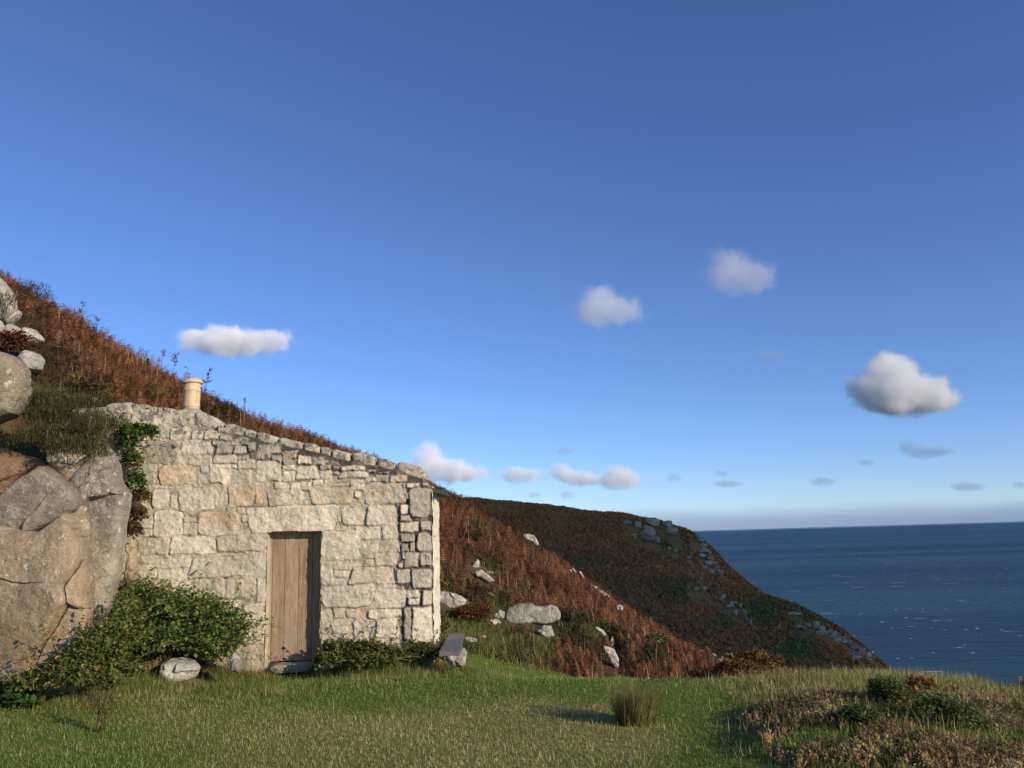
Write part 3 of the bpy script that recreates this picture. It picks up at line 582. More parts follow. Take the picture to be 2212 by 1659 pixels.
# door
door = Soup(); REC = .2
sL = fac(574, 1290, REC)[0] + .03; sR = DR - .03; hB = DB; hT = DT + .05
sl0 = fac(578, 1290, REC)[0]
wd = NT('weathered_planks'); p = wd.pos(); mp = wd.n('ShaderNodeMapping'); mp.inputs['Scale'].default_value = (9, 9, .55); wd.l(p, mp.inputs['Vector'])
gr = wd.noise(mp.outputs[0], 5, 8, .7, .6); st_ = wd.noise(p, 1.6, 5, .6)
c = wd.mix(wd.ramp(gr, [(.32, 0.), (.68, 1.)]), (.15, .095, .058), (.46, .33, .215)); c = wd.mix(wd.ramp(st_, [(.35, 0.), (.65, .55)]), c, (.33, .265, .20))
mp2 = wd.n('ShaderNodeMapping'); mp2.inputs['Scale'].default_value = (6, 6, 1.6); wd.l(p, mp2.inputs['Vector'])
c = wd.mix(wd.ramp(wd.noise(mp2.outputs[0], 6, 6, .75), [(.57, 0.), (.66, .7)]), c, (.56, .45, .32))
c = wd.mix(1.0, c, wd.tint(), 'MULTIPLY'); wd.bsdf(c, .85, .2, gr, .5, .006); WOOD = wd.m
doorE = None
edges = np.cumsum([0, .072, .224, .238, .241, .225]); wtot = sl0 - sR
dp = Soup(); fr = Soup()
for k in range(5):
    a, b = sl0 - edges[k] * wtot - .003, sl0 - edges[k + 1] * wtot + .003
    off = REC + (.0 if k else -.015) + random.uniform(0, .004)
    (fr if k == 0 else dp).add(box_pts(a, b, hB + (.0 if k == 0 else .012) + random.uniform(0, .006), hT, off, off + .03), BOXF, np.array([1, .99, .97]) * (1.15 if k == 0 else random.uniform(.88, 1.08)))
dp.add(box_pts(sl0 + .05, sR - .02, hB - .1, hT, REC + .034, REC + .05), BOXF, (.2, .2, .2))
for hk in (.35, 1.35): dp.add(box_pts(sl0 - .12, sR + .04, hB + hk, hB + hk + .1, REC + .051, REC + .08), BOXF, (.8, .8, .8))
lt = Soup(); lt.add(box_pts(sR + .10, sR + .075, hB + .93, hB + .99, REC - .012, REC + .002), BOXF, (.25, .24, .22)); lt.add(box_pts(sR + .13, sR + .05, hB + .955, hB + .965, REC - .022, REC - .012), BOXF, (.25, .24, .22))
dobj = child_of(dp.build('plank_door', WOOD), hut); lto = lt.build('latch', SLATE); lto.parent = dobj; fo_ = fr.build('door_stile', WOOD); fo_.parent = dobj; fo_.matrix_parent_inverse = dobj.matrix_parent_inverse.copy(); fo_.matrix_parent_inverse = Matrix.Translation(-Vector(hut.location))
dobj['label'] = 'weathered brown door of wide vertical planks'
fo_.matrix_parent_inverse = Matrix.Identity(4); fo_.matrix_parent_inverse = (dobj.matrix_parent_inverse @ Matrix.Identity(4)).inverted() @ dobj.matrix_parent_inverse if False else Matrix.Identity(4)
# doorstep
ds = Soup(); v, f = star_rock([(588, 1432), (680, 1428), (684, 1440), (670, 1448), (600, 1452), (586, 1444)], 11.95, .22, None, parent='raw', box=5, rough=.05, facet=.03, seed=8, nth=48, nr=8)
ds.add(v, f, (.3, .26, .2)); child_of(ds.build('doorstep', MASON, smooth=True), hut)

# ------------------------------------------------------------------ slate bench beside the hut
bs = [PZ(949, 1408, .27), PZ(993, 1407, .27), PZ(1003, 1368, .29), PZ(971, 1368, .29)]
bh = empty('stone_bench', tuple((bs[0] + bs[1]) / 2 * np.array([1, 1, 0]))); tag(bh, 'low bench of one grey slate slab on rough stones against the hut corner', 'bench')
u, v = np.meshgrid(np.linspace(0, 1, 24), np.linspace(0, 1, 40)); b0, b1, b2, b3 = bs
top = (b0 * ((1 - u) * (1 - v))[..., None] + b1 * (u * (1 - v))[..., None] + b2 * (u * v)[..., None] + b3 * ((1 - u) * v)[..., None])
top[..., 2] += .006 * fbm(top, .3, 4, 2); bot = top.copy(); bot[..., 2] -= .05 + .012 * fbm(top, .2, 3, 9)
n1, n2 = 24, 40; it = np.arange(n1 * n2).reshape(n2, n1); ib = it + n1 * n2
fs = [np.stack([it[:-1, :-1], it[:-1, 1:], it[1:, 1:], it[1:, :-1]], -1).reshape(-1, 4), np.stack([ib[:-1, :-1], ib[1:, :-1], ib[1:, 1:], ib[:-1, 1:]], -1).reshape(-1, 4)]
rim = np.concatenate([it[0, :-1], it[:-1, -1], it[-1, :0:-1], it[:0:-1, 0]]); rn = np.roll(rim, -1); fs.append(np.stack([rim, rim + n1 * n2, rn + n1 * n2, rn], -1))
bm_ = NT('bench_slate'); p = bm_.pos(); mp = bm_.n('ShaderNodeMapping'); mp.inputs['Scale'].default_value = (3, 1, 1); bm_.l(p, mp.inputs['Vector'])
c = bm_.mix(bm_.ramp(bm_.noise(mp.outputs[0], 6, 7, .65), [(.3, 0.), (.7, 1.)]), (.10, .097, .10), (.19, .183, .18)); bm_.bsdf(c, .7, .3, bm_.noise(p, 25, 6), .3, .01)
child_of(mesh_np('seat', np.concatenate([top.reshape(-1, 3), bot.reshape(-1, 3)]), np.concatenate(fs), bm_.m, smooth=False), bh)
for k, (q, YY) in enumerate((([(962, 1408), (975, 1404), (1000, 1406), (1008, 1420), (1003, 1440), (975, 1440), (962, 1425)], b0[1] + .12), ([(984, 1404), (1002, 1398), (1010, 1408), (1005, 1425), (986, 1428)], b1[1] + .2), ([(955, 1395), (968, 1390), (972, 1420), (957, 1425)], b0[1] + .7))):
    star_rock(q, YY, .14, GRANITE, 'support_stone', seed=k + 40, parent=bh, nth=40, nr=8)

# ------------------------------------------------------------------ rocks
CLEAR = []
def rock(outline, Yd, label, mat=GRANITE, thick=None, group=None, fld=NEAR, cat='boulder', **kw):
    xs = [a for a, _ in outline]; ys = [b for _, b in outline]
    Y = Yd; rw = (P(max(xs), np.mean(ys), Y)[0] - P(min(xs), np.mean(ys), Y)[0]) / 2; rh = (P(xs[0], min(ys), Y)[2] - P(xs[0], max(ys), Y)[2]) / 2
    t = thick or .5 * (rw * rh) ** .5 + .15 * min(rw, rh)
    if 'back' not in kw: kw['back'] = t * 1.3
    o = star_rock(outline, Y + t * .3, t, mat, 'boulder', **kw); CLEAR.append((o.location.x, o.location.y, rw, t, max(ys), max(xs), min(xs), min(ys))); tag(o, label, cat, group); return o
def hitY(outline, dflt, lo=10, hi=60):
    xs = np.mean([a for a, _ in outline]); ys = np.max([b for _, b in outline]); my = np.mean([b for _, b in outline])
    return NEAR.hit(xs, .85 * ys + .15 * my, lo, hi, dflt)
# the outcrop on the left
rock([(-170, 1130), (-60, 1128), (60, 1146), (112, 1148), (150, 1120), (184, 1092), (194, 1150), (204, 1250), (207, 1345), (206, 1430), (185, 1500), (100, 1560), (0, 1590), (-170, 1600)], 10.2, 'huge brown lichen-spotted rock face at the left edge, lowest and broadest of the outcrop', OUTCROP, .32, box=7, facet=.03, rough=.03, nth=440, nr=120, seed=1, back=1.6, cat='rock face', fscale=.22, cells=11, brk=.8)
rock([(-40, 1135), (0, 1125), (22, 1078), (60, 1040), (100, 1006), (112, 1012), (140, 1030), (172, 1056), (187, 1082), (183, 1102), (150, 1122), (95, 1149), (45, 1146), (8, 1142)], 10.4, 'wedge of grey rock with white lichen dots lying on the brown rock face', OUTGREY, .3, box=9, facet=.025, rough=.03, nth=200, nr=50, seed=2, back=.9, cat='rock', fscale=.4, cells=3, brk=.7)
rock([(160, 1060), (170, 1035), (192, 1010), (214, 985), (227, 953), (247, 977), (262, 1007), (266, 1040), (286, 1068), (284, 1085), (277, 1130), (272, 1180), (263, 1240), (242, 1315), (205, 1360), (170, 1390), (176, 1260), (186, 1180), (182, 1120), (180, 1080)], 10.7, 'tall pillar of grey brown rock streaked with lichen between rock face and hut wall', OUTGREY, .3, box=6, facet=.03, rough=.035, nth=260, nr=70, seed=3, back=.9, cat='rock', fscale=.4, cells=8, brk=.8)
rock([(-90, 985), (-20, 965), (30, 975), (80, 992), (112, 1002), (60, 1045), (15, 1090), (-10, 1130), (-90, 1150)], 10.8, 'crumbling reddish rock below the heather at the left edge', EARTHROCK, .3, box=3, facet=.06, rough=.07, nth=110, nr=28, seed=4, back=1.0, cat='rock', fscale=.35)
rock([(118, 1005), (128, 996), (170, 1010), (215, 1000), (232, 970), (240, 1020), (200, 1045), (160, 1045)], 10.8, 'ochre shelf of rock under the overhanging heather clump', OUTCROP, .3, seed=5, nth=90, nr=20, cat='rock', back=.9, box=4)
CL = C_
rock(CL([(-260, 930), (-100, 895), (0, 893), (130, 890), (220, 945), (270, 1020), (276, 1120), (245, 1255), (170, 1400), (60, 1440), (-80, 1500), (-260, 1480)]), 11.0, 'large rounded grey boulder above the rock face at the left edge', OUTGREY, .4, facet=.03, rough=.035, nth=160, nr=40, seed=6, back=1.0, box=6, cells=4, brk=.6)
rock(CL([(190, 1420), (232, 1250), (262, 1150), (288, 1160), (275, 1240), (230, 1400)]), 11.5, 'narrow grey rock leaning behind the large rounded boulder', OUTGREY, .3, seed=7, nth=56)
rock(CL([(-160, 140), (-60, 170), (0, 212), (60, 270), (120, 345), (157, 430), (150, 520), (100, 610), (30, 600), (-60, 600), (-160, 560)]), 13.4, 'big pale boulder highest on the slope at the left edge', GRANITE, .45, facet=.07, nth=100, nr=24, seed=8, box=3.4)
rock(CL([(66, 635), (150, 530), (190, 493), (197, 520), (180, 560), (110, 622)]), 13.4, 'thin pale slab leaning below the highest boulder', GRANITE, .18, seed=9)
rock(CL([(-80, 600), (20, 583), (50, 640), (78, 690), (30, 725), (-80, 720)]), 13.0, 'pale pointed rock at the left edge under the thin slab', GRANITE, .3, seed=10)
rock(CL([(82, 680), (130, 618), (185, 650), (180, 690), (215, 735), (245, 775), (140, 765)]), 13.2, 'craggy lichen-covered rock right of the thin slab', GRANITE, .3, seed=11)
rock(CL([(238, 735), (262, 652), (330, 668), (405, 760), (310, 803), (260, 775)]), 13.4, 'triangular pale rock among dark heather on the upper left slope', GRANITE, .3, seed=12)
rock(CL([(200, 925), (265, 848), (350, 875), (395, 925), (375, 1010), (335, 1032), (240, 965)]), 12.6, 'rounded pale rock beside the large boulder, half hidden by heather', GRANITE, .35, seed=13)
rock(CL([(740, 1295), (800, 1270), (845, 1252), (887, 1275), (872, 1312), (800, 1325)]), 13.2, 'small pale rock just left of the top of the hut wall', GRANITE, .18, seed=14)
rock(F_([(1432, 735), (1500, 707), (1600, 697), (1700, 722), (1758, 775), (1720, 860), (1600, 900), (1480, 900), (1440, 850)]), 11.0, 'cream boulder in the grass in front of the bramble bush', GRANITE, .25, seed=15, box=3.6, nth=96, nr=20)
rock(F_([(2010, 690), (2048, 648), (2090, 690), (2120, 790), (2095, 830), (2030, 810)]), 10.95, 'small upright cream stone left of the doorway', GRANITE, .14, seed=16)
rock([(290, 1180), (297, 1183), (298, 1230), (292, 1255), (272, 1262), (276, 1225)], 11.3, 'narrow upright stone between rock pillar and hut wall', OUTCROP, .15, seed=17)
# beside and behind the hut
R_ = [
 (D_([(240, 1070), (290, 1060), (380, 1063), (480, 1093), (525, 1135), (505, 1182), (420, 1207), (290, 1195), (240, 1180)]), 15.0, 'flat-topped white boulder right beside the hut end wall'),
 (D_([(866, 1235), (880, 1205), (960, 1168), (1085, 1160), (1120, 1182), (1200, 1188), (1255, 1170), (1305, 1185), (1346, 1240), (1338, 1296), (1290, 1322), (1215, 1340), (1150, 1334), (1100, 1330), (1060, 1334), (985, 1340), (880, 1354), (862, 1300)]), 16.0, 'largest pale boulder of the slope, wide and overhanging like a table'),
 (D_([(1135, 1405), (1195, 1350), (1262, 1358), (1287, 1440), (1245, 1460), (1170, 1435)]), 15.6, 'rounded yellowish stone propped under the table-like boulder'),
 (D_([(765, 1262), (810, 1218), (857, 1235), (852, 1290), (790, 1300)]), 16.0, 'small round grey stone touching the left end of the table-like boulder'),
 (D_([(715, 1315), (780, 1295), (832, 1330), (770, 1350)]), 15.6, 'low flat stone below the small round stone left of the table-like boulder'),
 (D_([(552, 852), (600, 800), (622, 776), (639, 800), (632, 850), (590, 862)]), 20, 'pointed white rock standing in the bracken right of the hut'),
 (D_([(598, 890), (650, 868), (710, 910), (772, 965), (725, 983), (650, 935), (600, 925)]), 19.8, 'long pale rock sloping down below the pointed white rock'),
 (D_([(695, 885), (755, 885), (760, 905), (700, 908)]), 20.2, 'small flat stone behind the long sloping pale rock'),
 (D_([(732, 455), (775, 428), (830, 455), (858, 485), (850, 520), (805, 538), (770, 505)]), 30, 'tall pale crag with a sloping top, highest on the near slope'),
 (D_([(675, 425), (700, 415), (722, 435), (722, 468), (682, 458)]), 30.5, 'small rock left of the tall pale crag'),
 (D_([(598, 440), (640, 440), (668, 470), (655, 482), (610, 462)]), 30.5, 'low rock furthest left of the tall pale crag'),
 (D_([(1008, 562), (1050, 556), (1110, 568), (1154, 640), (1142, 668), (1090, 625), (1020, 592)]), 30, 'pale ribbed crag in the middle of the near skyline slope'),
 (D_([(1008, 682), (1060, 688), (1097, 742), (1060, 737)]), 28, 'upper stone of three in a line below the ribbed crag'),
 (D_([(1103, 720), (1140, 728), (1164, 788), (1122, 765)]), 27.6, 'middle stone of three in a line below the ribbed crag'),
 (D_([(1158, 792), (1210, 800), (1252, 840), (1242, 864), (1180, 835)]), 27, 'lowest stone of three in a line below the ribbed crag'),
 (D_([(1415, 872), (1450, 852), (1484, 890), (1440, 900)]), 26, 'pale stone on the slope edge, upper of two close together'),
 (D_([(1495, 885), (1522, 882), (1554, 952), (1528, 935)]), 25.6, 'thin slanting stone on the slope edge, lower of two close together'),
 (D_([(1620, 1002), (1665, 1020), (1660, 1034), (1630, 1028)]), 24.5, 'small white stone lying above the long sloping slab on the slope'),
 (D_([(1665, 1047), (1710, 1048), (1778, 1110), (1720, 1100)]), 24, 'long sloping white slab in the bracken, right of the table-like boulder'),
 (D_([(1823, 1185), (1860, 1170), (1892, 1195), (1882, 1222), (1832, 1215)]), 22.0, 'solitary white block in open russet bracken'),
 (E_([(300, 315), (340, 318), (390, 350), (435, 412), (415, 420), (370, 368)]), 14.6, 'long white rib of rock edging the grassy hump'),
 (E_([(448, 432), (465, 398), (480, 430), (480, 505), (452, 500)]), 14.2, 'thin upright white stone standing like a finger'),
 (E_([(380, 482), (440, 490), (482, 515), (517, 590), (523, 672), (500, 684), (450, 625), (415, 560)]), 13.9, 'tall smooth white rock below the finger-like stone'),
 (E_([(1385, 590), (1430, 608), (1470, 650), (1450, 668), (1405, 630)]), 19, 'pale slanting stone beside yellow bracken low on the slope'),
 (E_([(1505, 665), (1540, 658), (1582, 690), (1560, 706), (1515, 690)]), 17.6, 'low pale stone right of the slanting stone by yellow bracken'),
 (E_([(1328, 552), (1350, 548), (1375, 570), (1355, 575)]), 20, 'small grey stone left above the slanting stone by yellow bracken'),
 (E_([(1226, 515), (1250, 518), (1262, 535), (1240, 535)]), 21, 'tiny pale stone in the bracken uphill of the yellow bracken'),
 (D_([(500, 1462), (540, 1452), (622, 1475), (615, 1500), (540, 1500)]), 12.3, 'flat pale stone in the grass just right of the slate bench'),
 (D_([(655, 1450), (675, 1440), (695, 1455), (680, 1465)]), 12.6, 'tiny stone in the grass further right of the bench'),
 (E_([(176, 762), (200, 750), (238, 780), (225, 790), (185, 785)]), 10.6, 'small white stone at the rear edge of the lawn'),
 (E_([(585, 785), (630, 775), (685, 790), (680, 802), (590, 800)]), 11.2, 'low tan stone at the lawn edge behind the rush tuft'),
 (E_([(760, 760), (780, 752), (808, 792), (780, 802)]), 11.2, 'pale leaning stone at the lawn edge right of the low tan stone'),
 (E_([(1722, 772), (1760, 762), (1795, 780), (1790, 792), (1730, 790)]), 11.0, 'pale flat stone at the lawn edge, left of two before the dark slope'),
 ([(2050, 1470), (2075, 1466), (2110, 1474), (2155, 1486), (2140, 1496), (2080, 1490)], 10.7, 'long pale rock ledge at the right brink above the sea'),
 ([(2160, 1490), (2195, 1488), (2260, 1500), (2300, 1512), (2200, 1510)], 10.4, 'flat rock ledge running off the right edge of the view above the sea'),
 (E_([(1865, 768), (1900, 758), (1940, 772), (1935, 786), (1870, 784)]), 10.9, 'pale flat stone at the lawn edge, right of two before the dark slope'),
]
for k, (q, Yd, lb) in enumerate(R_):
    big = 'largest pale' in lb
    Y = hitY(q, Yd) if Yd > 13 else Yd
    if abs(Y - Yd) > Yd * .35: Y = Yd
    rock(q, Y, lb, GRANITE, seed=20 + k, nth=160 if big else 96, nr=40 if big else 24, box=7 if big else 4.2, facet=.03 if big else .11, rough=.06 if big else .08, cells=3 if big else 6, brk=.6 if big else 1.1)

# distant rocks on the headland
FR = [(160, 355, 40, 25), (245, 380, 35, 40), (380, 360, 60, 55), (505, 370, 60, 36), (540, 432, 70, 55), (350, 425, 55, 45), (330, 472, 70, 45), (362, 495, 45, 28), (200, 460, 36, 18), (222, 482, 20, 14), (310, 400, 36, 36), (420, 515, 25, 38), (520, 575, 25, 15), (575, 590, 30, 18), (705, 470, 30, 26),
      (768, 475, 44, 28), (795, 510, 46, 34), (822, 552, 50, 34), (812, 600, 66, 34), (796, 640, 60, 34), (866, 662, 60, 34), (846, 704, 66, 34), (902, 704, 50, 34), (826, 735, 50, 26), (926, 748, 50, 38), (886, 778, 60, 34), (962, 785, 44, 34), (690, 655, 28, 28), (860, 620, 40, 30),
      (625, 740, 12, 20), (580, 780, 15, 12), (700, 765, 15, 12), (800, 800, 15, 18), (790, 845, 25, 25), (720, 805, 15, 12), (690, 915, 20, 20), (750, 930, 38, 24), (820, 920, 36, 22), (945, 910, 14, 24), (690, 855, 12, 10),
      (985, 1000, 46, 36), (965, 1027, 36, 26), (925, 1005, 20, 18), (1065, 1065, 28, 38), (1035, 1078, 36, 28), (1100, 1050, 24, 18), (1135, 1078, 28, 28), (1095, 1142, 28, 36), (1175, 1140, 22, 56), (1190, 1192, 18, 28), (1225, 1222, 18, 36), (1255, 1260, 12, 12),
      (1600, 1142, 96, 18), (1640, 1258, 56, 26), (1690, 1272, 28, 28), (1725, 1244, 36, 36), (1790, 1254, 52, 62), (1836, 1276, 50, 42), (1826, 1312, 52, 28), (1868, 1306, 44, 36), (1912, 1300, 44, 28), (1950, 1318, 52, 34), (1930, 1346, 52, 28), (1976, 1366, 46, 28), (2012, 1352, 44, 28), (2034, 1386, 52, 34), (2072, 1380, 38, 28), (2086, 1412, 52, 34), (2124, 1408, 38, 28), (2116, 1438, 52, 28), (2154, 1452, 52, 34), (2194, 1466, 52, 34), (2146, 1425, 36, 18), (2186, 1494, 52, 34), (2100, 1490, 60, 30), (2230, 1500, 60, 34), (2270, 1520, 60, 30), (2150, 1530, 60, 28), (2240, 1545, 70, 28)]
def far_label(gx, gy):
    if gy < 600 and gx < 640: return 'pale grey rock breaking through dark heather on the headland top, left of the cliff edge', 'rocks on the headland top'
    if gx > 600 and 450 < gy < 830: return 'grey rock stacked on the steep cliff edge of the headland against the sea', 'rocks on the cliff edge'
    if gx > 1500: return 'pinkish grey rock in the cascade of boulders running down the headland to the sea', 'rocks of the boulder cascade'
    return 'small pale rock scattered on the dark middle slope of the headland', 'rocks scattered on the middle slope'
FCLEAR = []
def far_rock(cx, cy, w, h, seed):
    x, y = G_([(cx, cy)])[0]; Y = FAR.hit(x, y + h * S * .3, 64, 290, None)
    if Y is None: Y = float(np.interp(x, [a for a, _, _ in RIDGE], [c for _, _, c in RIDGE]))
    c = P(x, y, Y); bg_ = 1.35 if (cx < 640 and cy < 520) else 1.0; w, h = w * bg_, h * bg_; sx = w * S / 2 * Y / F_PX / K; sz = h * S / 2 * Y / F_PX / K
    bm = bmesh.new(); bmesh.ops.create_icosphere(bm, subdivisions=3, radius=1); v = np.array([q.co[:] for q in bm.verts]); f = np.array([[q.index for q in t.verts] for t in bm.faces]); bm.free()
    rg = np.random.default_rng(seed); n = rg.normal(size=(11, 3)); n /= np.linalg.norm(n, axis=1)[:, None]; d = rg.uniform(.6, 1.0, 11)
    dot = v @ n.T; r = np.where(dot > .05, d / np.maximum(dot, .05), 9).min(1); r = np.minimum(r, 1.25)
    v = v * (r * (1 + .12 * fbm(v + seed, .5, 3, seed)))[:, None]; v *= np.array([sx * 1.25, (sx + sz) * .7, sz * 1.3])
    c = c + np.array([0, -.3, .25 * sz]); FCLEAR.append((c[0], c[1], sx))
    o = mesh_np('rock', v, f, GREYROCK, smooth=False); o.location = c; lb, gp = far_label(cx, cy); tag(o, lb, 'rock', gp)
for k, r_ in enumerate(FR): far_rock(*r_, 300 + k)

# ------------------------------------------------------------------ plants: templates
def frond_template(n=17, droop=1.2, wide=.27):
    T = np.linspace(0, 1, 16); ang = .3 + droop * T ** 1.3; dy = np.sin(ang) / 15; dz = np.cos(ang) / 15
    y = np.concatenate([[0], np.cumsum(dy[:-1])]); z = np.concatenate([[0], np.cumsum(dz[:-1])]); V, Fc = [], []
    w = .008
    for k in range(0, 15, 5):
        b = len(V); V += [(-w, y[k], z[k]), (w, y[k], z[k]), (0, y[k + 5], z[k + 5])]; Fc.append((b, b + 1, b + 2))
    rr = random.Random(4)
    for k in range(n):
        t = .28 + .7 * k / (n - 1); yy, zz = np.interp(t, T, y), np.interp(t, T, z); a = np.interp(t, T, ang); L_ = wide * (1.03 - t) ** .75 * (1 if k > 1 else .8) + .02
        ty, tz = math.sin(a), math.cos(a)
        for sg in (-1, 1):
            b = len(V); h = .013; fw = .4 * L_; dr = rr.uniform(-.12, .06) * L_; kink = rr.uniform(-.1, .1) * L_
            V += [(0, yy - ty * h, zz - tz * h), (0, yy + ty * h, zz + tz * h), (sg * L_, yy + ty * fw, zz + tz * fw + dr), (sg * L_ * .5, yy + ty * (fw * .5 - h * 1.6), zz + tz * fw * .5 + kink)]
            Fc += [(b, b + 3, b + 1), (b + 3, b + 2, b + 1)]
    return np.array(V), np.array(Fc)
FRV, FRF = frond_template(15)
FRV2, FRF2 = frond_template(8, wide=.3)
BLV = np.array([(-.5, 0, 0), (.5, 0, 0), (-.35, .12, .5), (.35, .12, .5), (0, .38, 1.0)]); BLF = np.array([(0, 1, 3), (0, 3, 2), (2, 3, 4)])
LFV = np.array([(0, 0, 0), (-.38, .42, .06), (0, .5, -.05), (.38, .42, .06), (0, 1.0, .0)]); LFF = np.array([(0, 2, 1), (0, 3, 2), (1, 2, 4), (2, 3, 4)])
def sprig_template(seed, stems=5, leaves=9, spread=.5):
    r = random.Random(seed); V, Fc = [], []
    for s_ in range(stems):
        az = r.uniform(0, 6.28); ln = r.uniform(.6, 1.0); sp = r.uniform(.1, spread); d = np.array([math.cos(az) * sp, math.sin(az) * sp, 1.0]); d /= np.linalg.norm(d); b0 = np.array([r.uniform(-.15, .15), r.uniform(-.15, .15), 0])
        side = np.array([-d[1], d[0], 0]) + 1e-3; side /= np.linalg.norm(side); b = len(V); V += [b0 - side * .012, b0 + side * .012, b0 + d * ln]; Fc.append((b, b + 1, b + 2))
        for k in range(leaves):
            t = .3 + .7 * k / leaves; c = b0 + d * ln * t; a2 = r.uniform(0, 6.28); q = np.array([math.cos(a2), math.sin(a2), r.uniform(.2, .9)]) * r.uniform(.1, .2); pr = np.cross(q, d); pr = pr / (np.linalg.norm(pr) + 1e-9) * .045
            b = len(V); V += [c - pr, c + pr, c + q]; Fc.append((b, b + 1, b + 2))
    return np.array(V), np.array(Fc)
SPRIGS = [sprig_template(k) for k in range(4)]

def scatter(n, x0, x1, y0, y1, marg=120, top=400, pw=1.0):
    """random ground points inside the view wedge (with a margin), thinned with distance"""
    Y = y0 + (y1 - y0) * RNG.random(n) ** pw; X = x0 + (x1 - x0) * RNG.random(n); Z = NEAR.z(X, Y); p = np.c_[X, Y, Z]; x, y = proj(p)
    k = (x > -marg) & (x < 2212 + marg) & (y > top) & (y < 1659 + 120)
    return p[k]
def in_hut(p, pad=.05):
    q = p - C0; s = q @ eL; b = q @ eB; return (s > -pad) & (s < 5.4) & (b > -pad) & (b < DEPTH + .1)
def jitter(c, amt=.25): return c * np.clip(1 + amt * RNG.normal(size=(len(c), 1)) + .06 * RNG.normal(size=(len(c), 3)), .35, 2.2)

# bracken on the near slope -----------------------------------------------------
pts = np.concatenate([scatter(75000, -16, 4, 12.0, 34), scatter(115000, -6, 14, 12.0, 46)])
pts = pts[~is_lawn(pts) & ~in_hut(pts)]
x_, y_ = proj(pts); q_ = pts - C0; pts = pts[~((x_ > 330) & (x_ < 850) & (y_ > 1130))]
g, d = zone_amt(pts); x_, y_ = proj(pts)
# leave the grassy foot of the slope and the ground by the bench open, and the front of the outcrop
open_ = ell(x_, y_, 1060, 1400, 120, 45) + ell(x_, y_, 985, 1350, 45, 50) * .9
front_left = (pts[:, 0] < -4.6) & (pts[:, 1] < 12.9)
cleared = np.zeros(len(pts), bool)
for (cx_, cy_, rw_, rt_, yb_, xr_, xl_, yt_) in CLEAR:
    if cy_ < 11.9: continue
    cleared |= (np.abs(pts[:, 0] - cx_) < rw_ * 1.15 + .12) & (pts[:, 1] > cy_ - rt_ - 1.3) & (pts[:, 1] < cy_ + rt_ + .3)
keep = (RNG.random(len(pts)) > np.clip(g * 1.05 + d * .75 + open_ * .9, 0, .97)) & ~front_left & ~cleared
bp = pts[keep]; n = len(bp)
mixv = np.clip(.45 + .8 * fbm(bp, 1.8, 3, 18) + .25 * RNG.normal(size=n), 0, 1)
col = lerp(np.tile(BROWN, (n, 1)), RUSSET * 1.15, mixv); w = (RNG.random(n) < .09); col[w] = STRAW * .9
gl = np.clip(ell(*proj(bp), 1660, 1450, 45, 16) * 1.2, 0, 1); col = lerp(col, np.array([.33, .2, .06]), gl)
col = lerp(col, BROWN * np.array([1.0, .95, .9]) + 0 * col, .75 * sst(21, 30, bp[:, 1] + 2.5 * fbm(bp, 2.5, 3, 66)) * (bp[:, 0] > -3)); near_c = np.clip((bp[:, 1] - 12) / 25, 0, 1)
size = RNG.uniform(.24, .46, n) * (1 - .25 * (bp[:, 1] < 15)) * (.9 + .45 * near_c)
br = Soup(); size = size * (.62 + .75 * np.clip(.5 + 1.1 * fbm(bp, 1.1, 3, 91), 0, 1)); col = jitter(col, .2)
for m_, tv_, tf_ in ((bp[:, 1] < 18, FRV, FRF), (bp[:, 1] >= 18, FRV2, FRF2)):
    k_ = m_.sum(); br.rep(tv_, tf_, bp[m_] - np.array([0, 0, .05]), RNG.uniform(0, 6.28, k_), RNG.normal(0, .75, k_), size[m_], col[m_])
m_ = RNG.random(n) < .05; sp_ = bp[m_]; k_ = len(sp_); h_ = RNG.uniform(.3, .6, k_)
br.rep(BLV, BLF, sp_, RNG.uniform(0, 6.28, k_), RNG.normal(0, .6, k_), np.c_[.006 + .0006 * sp_[:, 1], h_, h_], jitter(np.tile(np.array([.34, .2, .11]), (k_, 1)), .3))
# stalks standing proud of the skyline
for (x, y, Y, L_, yaw) in ((345, 800, 21.6, .62, 1.2), (366, 808, 21.8, .7, .4), (404, 825, 22.6, .72, 1.6), (436, 825, 22.8, .8, .5), (168, 700, 19, .6, 1.0), (205, 720, 19.6, .5, 1.3), (520, 880, 25, .6, .8)):
    q = P(x, y, Y); z = float(NEAR.z(q[0], q[1])); b_ = np.array([q[0], q[1], z]); e_ = b_ + np.array([math.cos(yaw) * .25, 0, .95]) * L_ * 1.1
    br.tube([b_, (b_ + e_) / 2 + np.array([.02, 0, .03]), e_], .009, .005, BROWN * .8, 4)
    for t_ in (.62, .75, .88, 1.0):
        for sg in (-1, 1):
            if random.random() < .25: continue
            br.rep(*SPRIGS[0], (b_ + (e_ - b_) * t_)[None], np.array([random.uniform(0, 6)]), np.array([sg * random.uniform(.5, 1.2)]), np.array([random.uniform(.16, .3) * L_]), np.array([BROWN * random.uniform(.8, 1.5)]))
tag(br.build('bracken', DRYM), 'russet autumn bracken covering the hillside behind and beside the hut', 'bracken', kind='stuff')

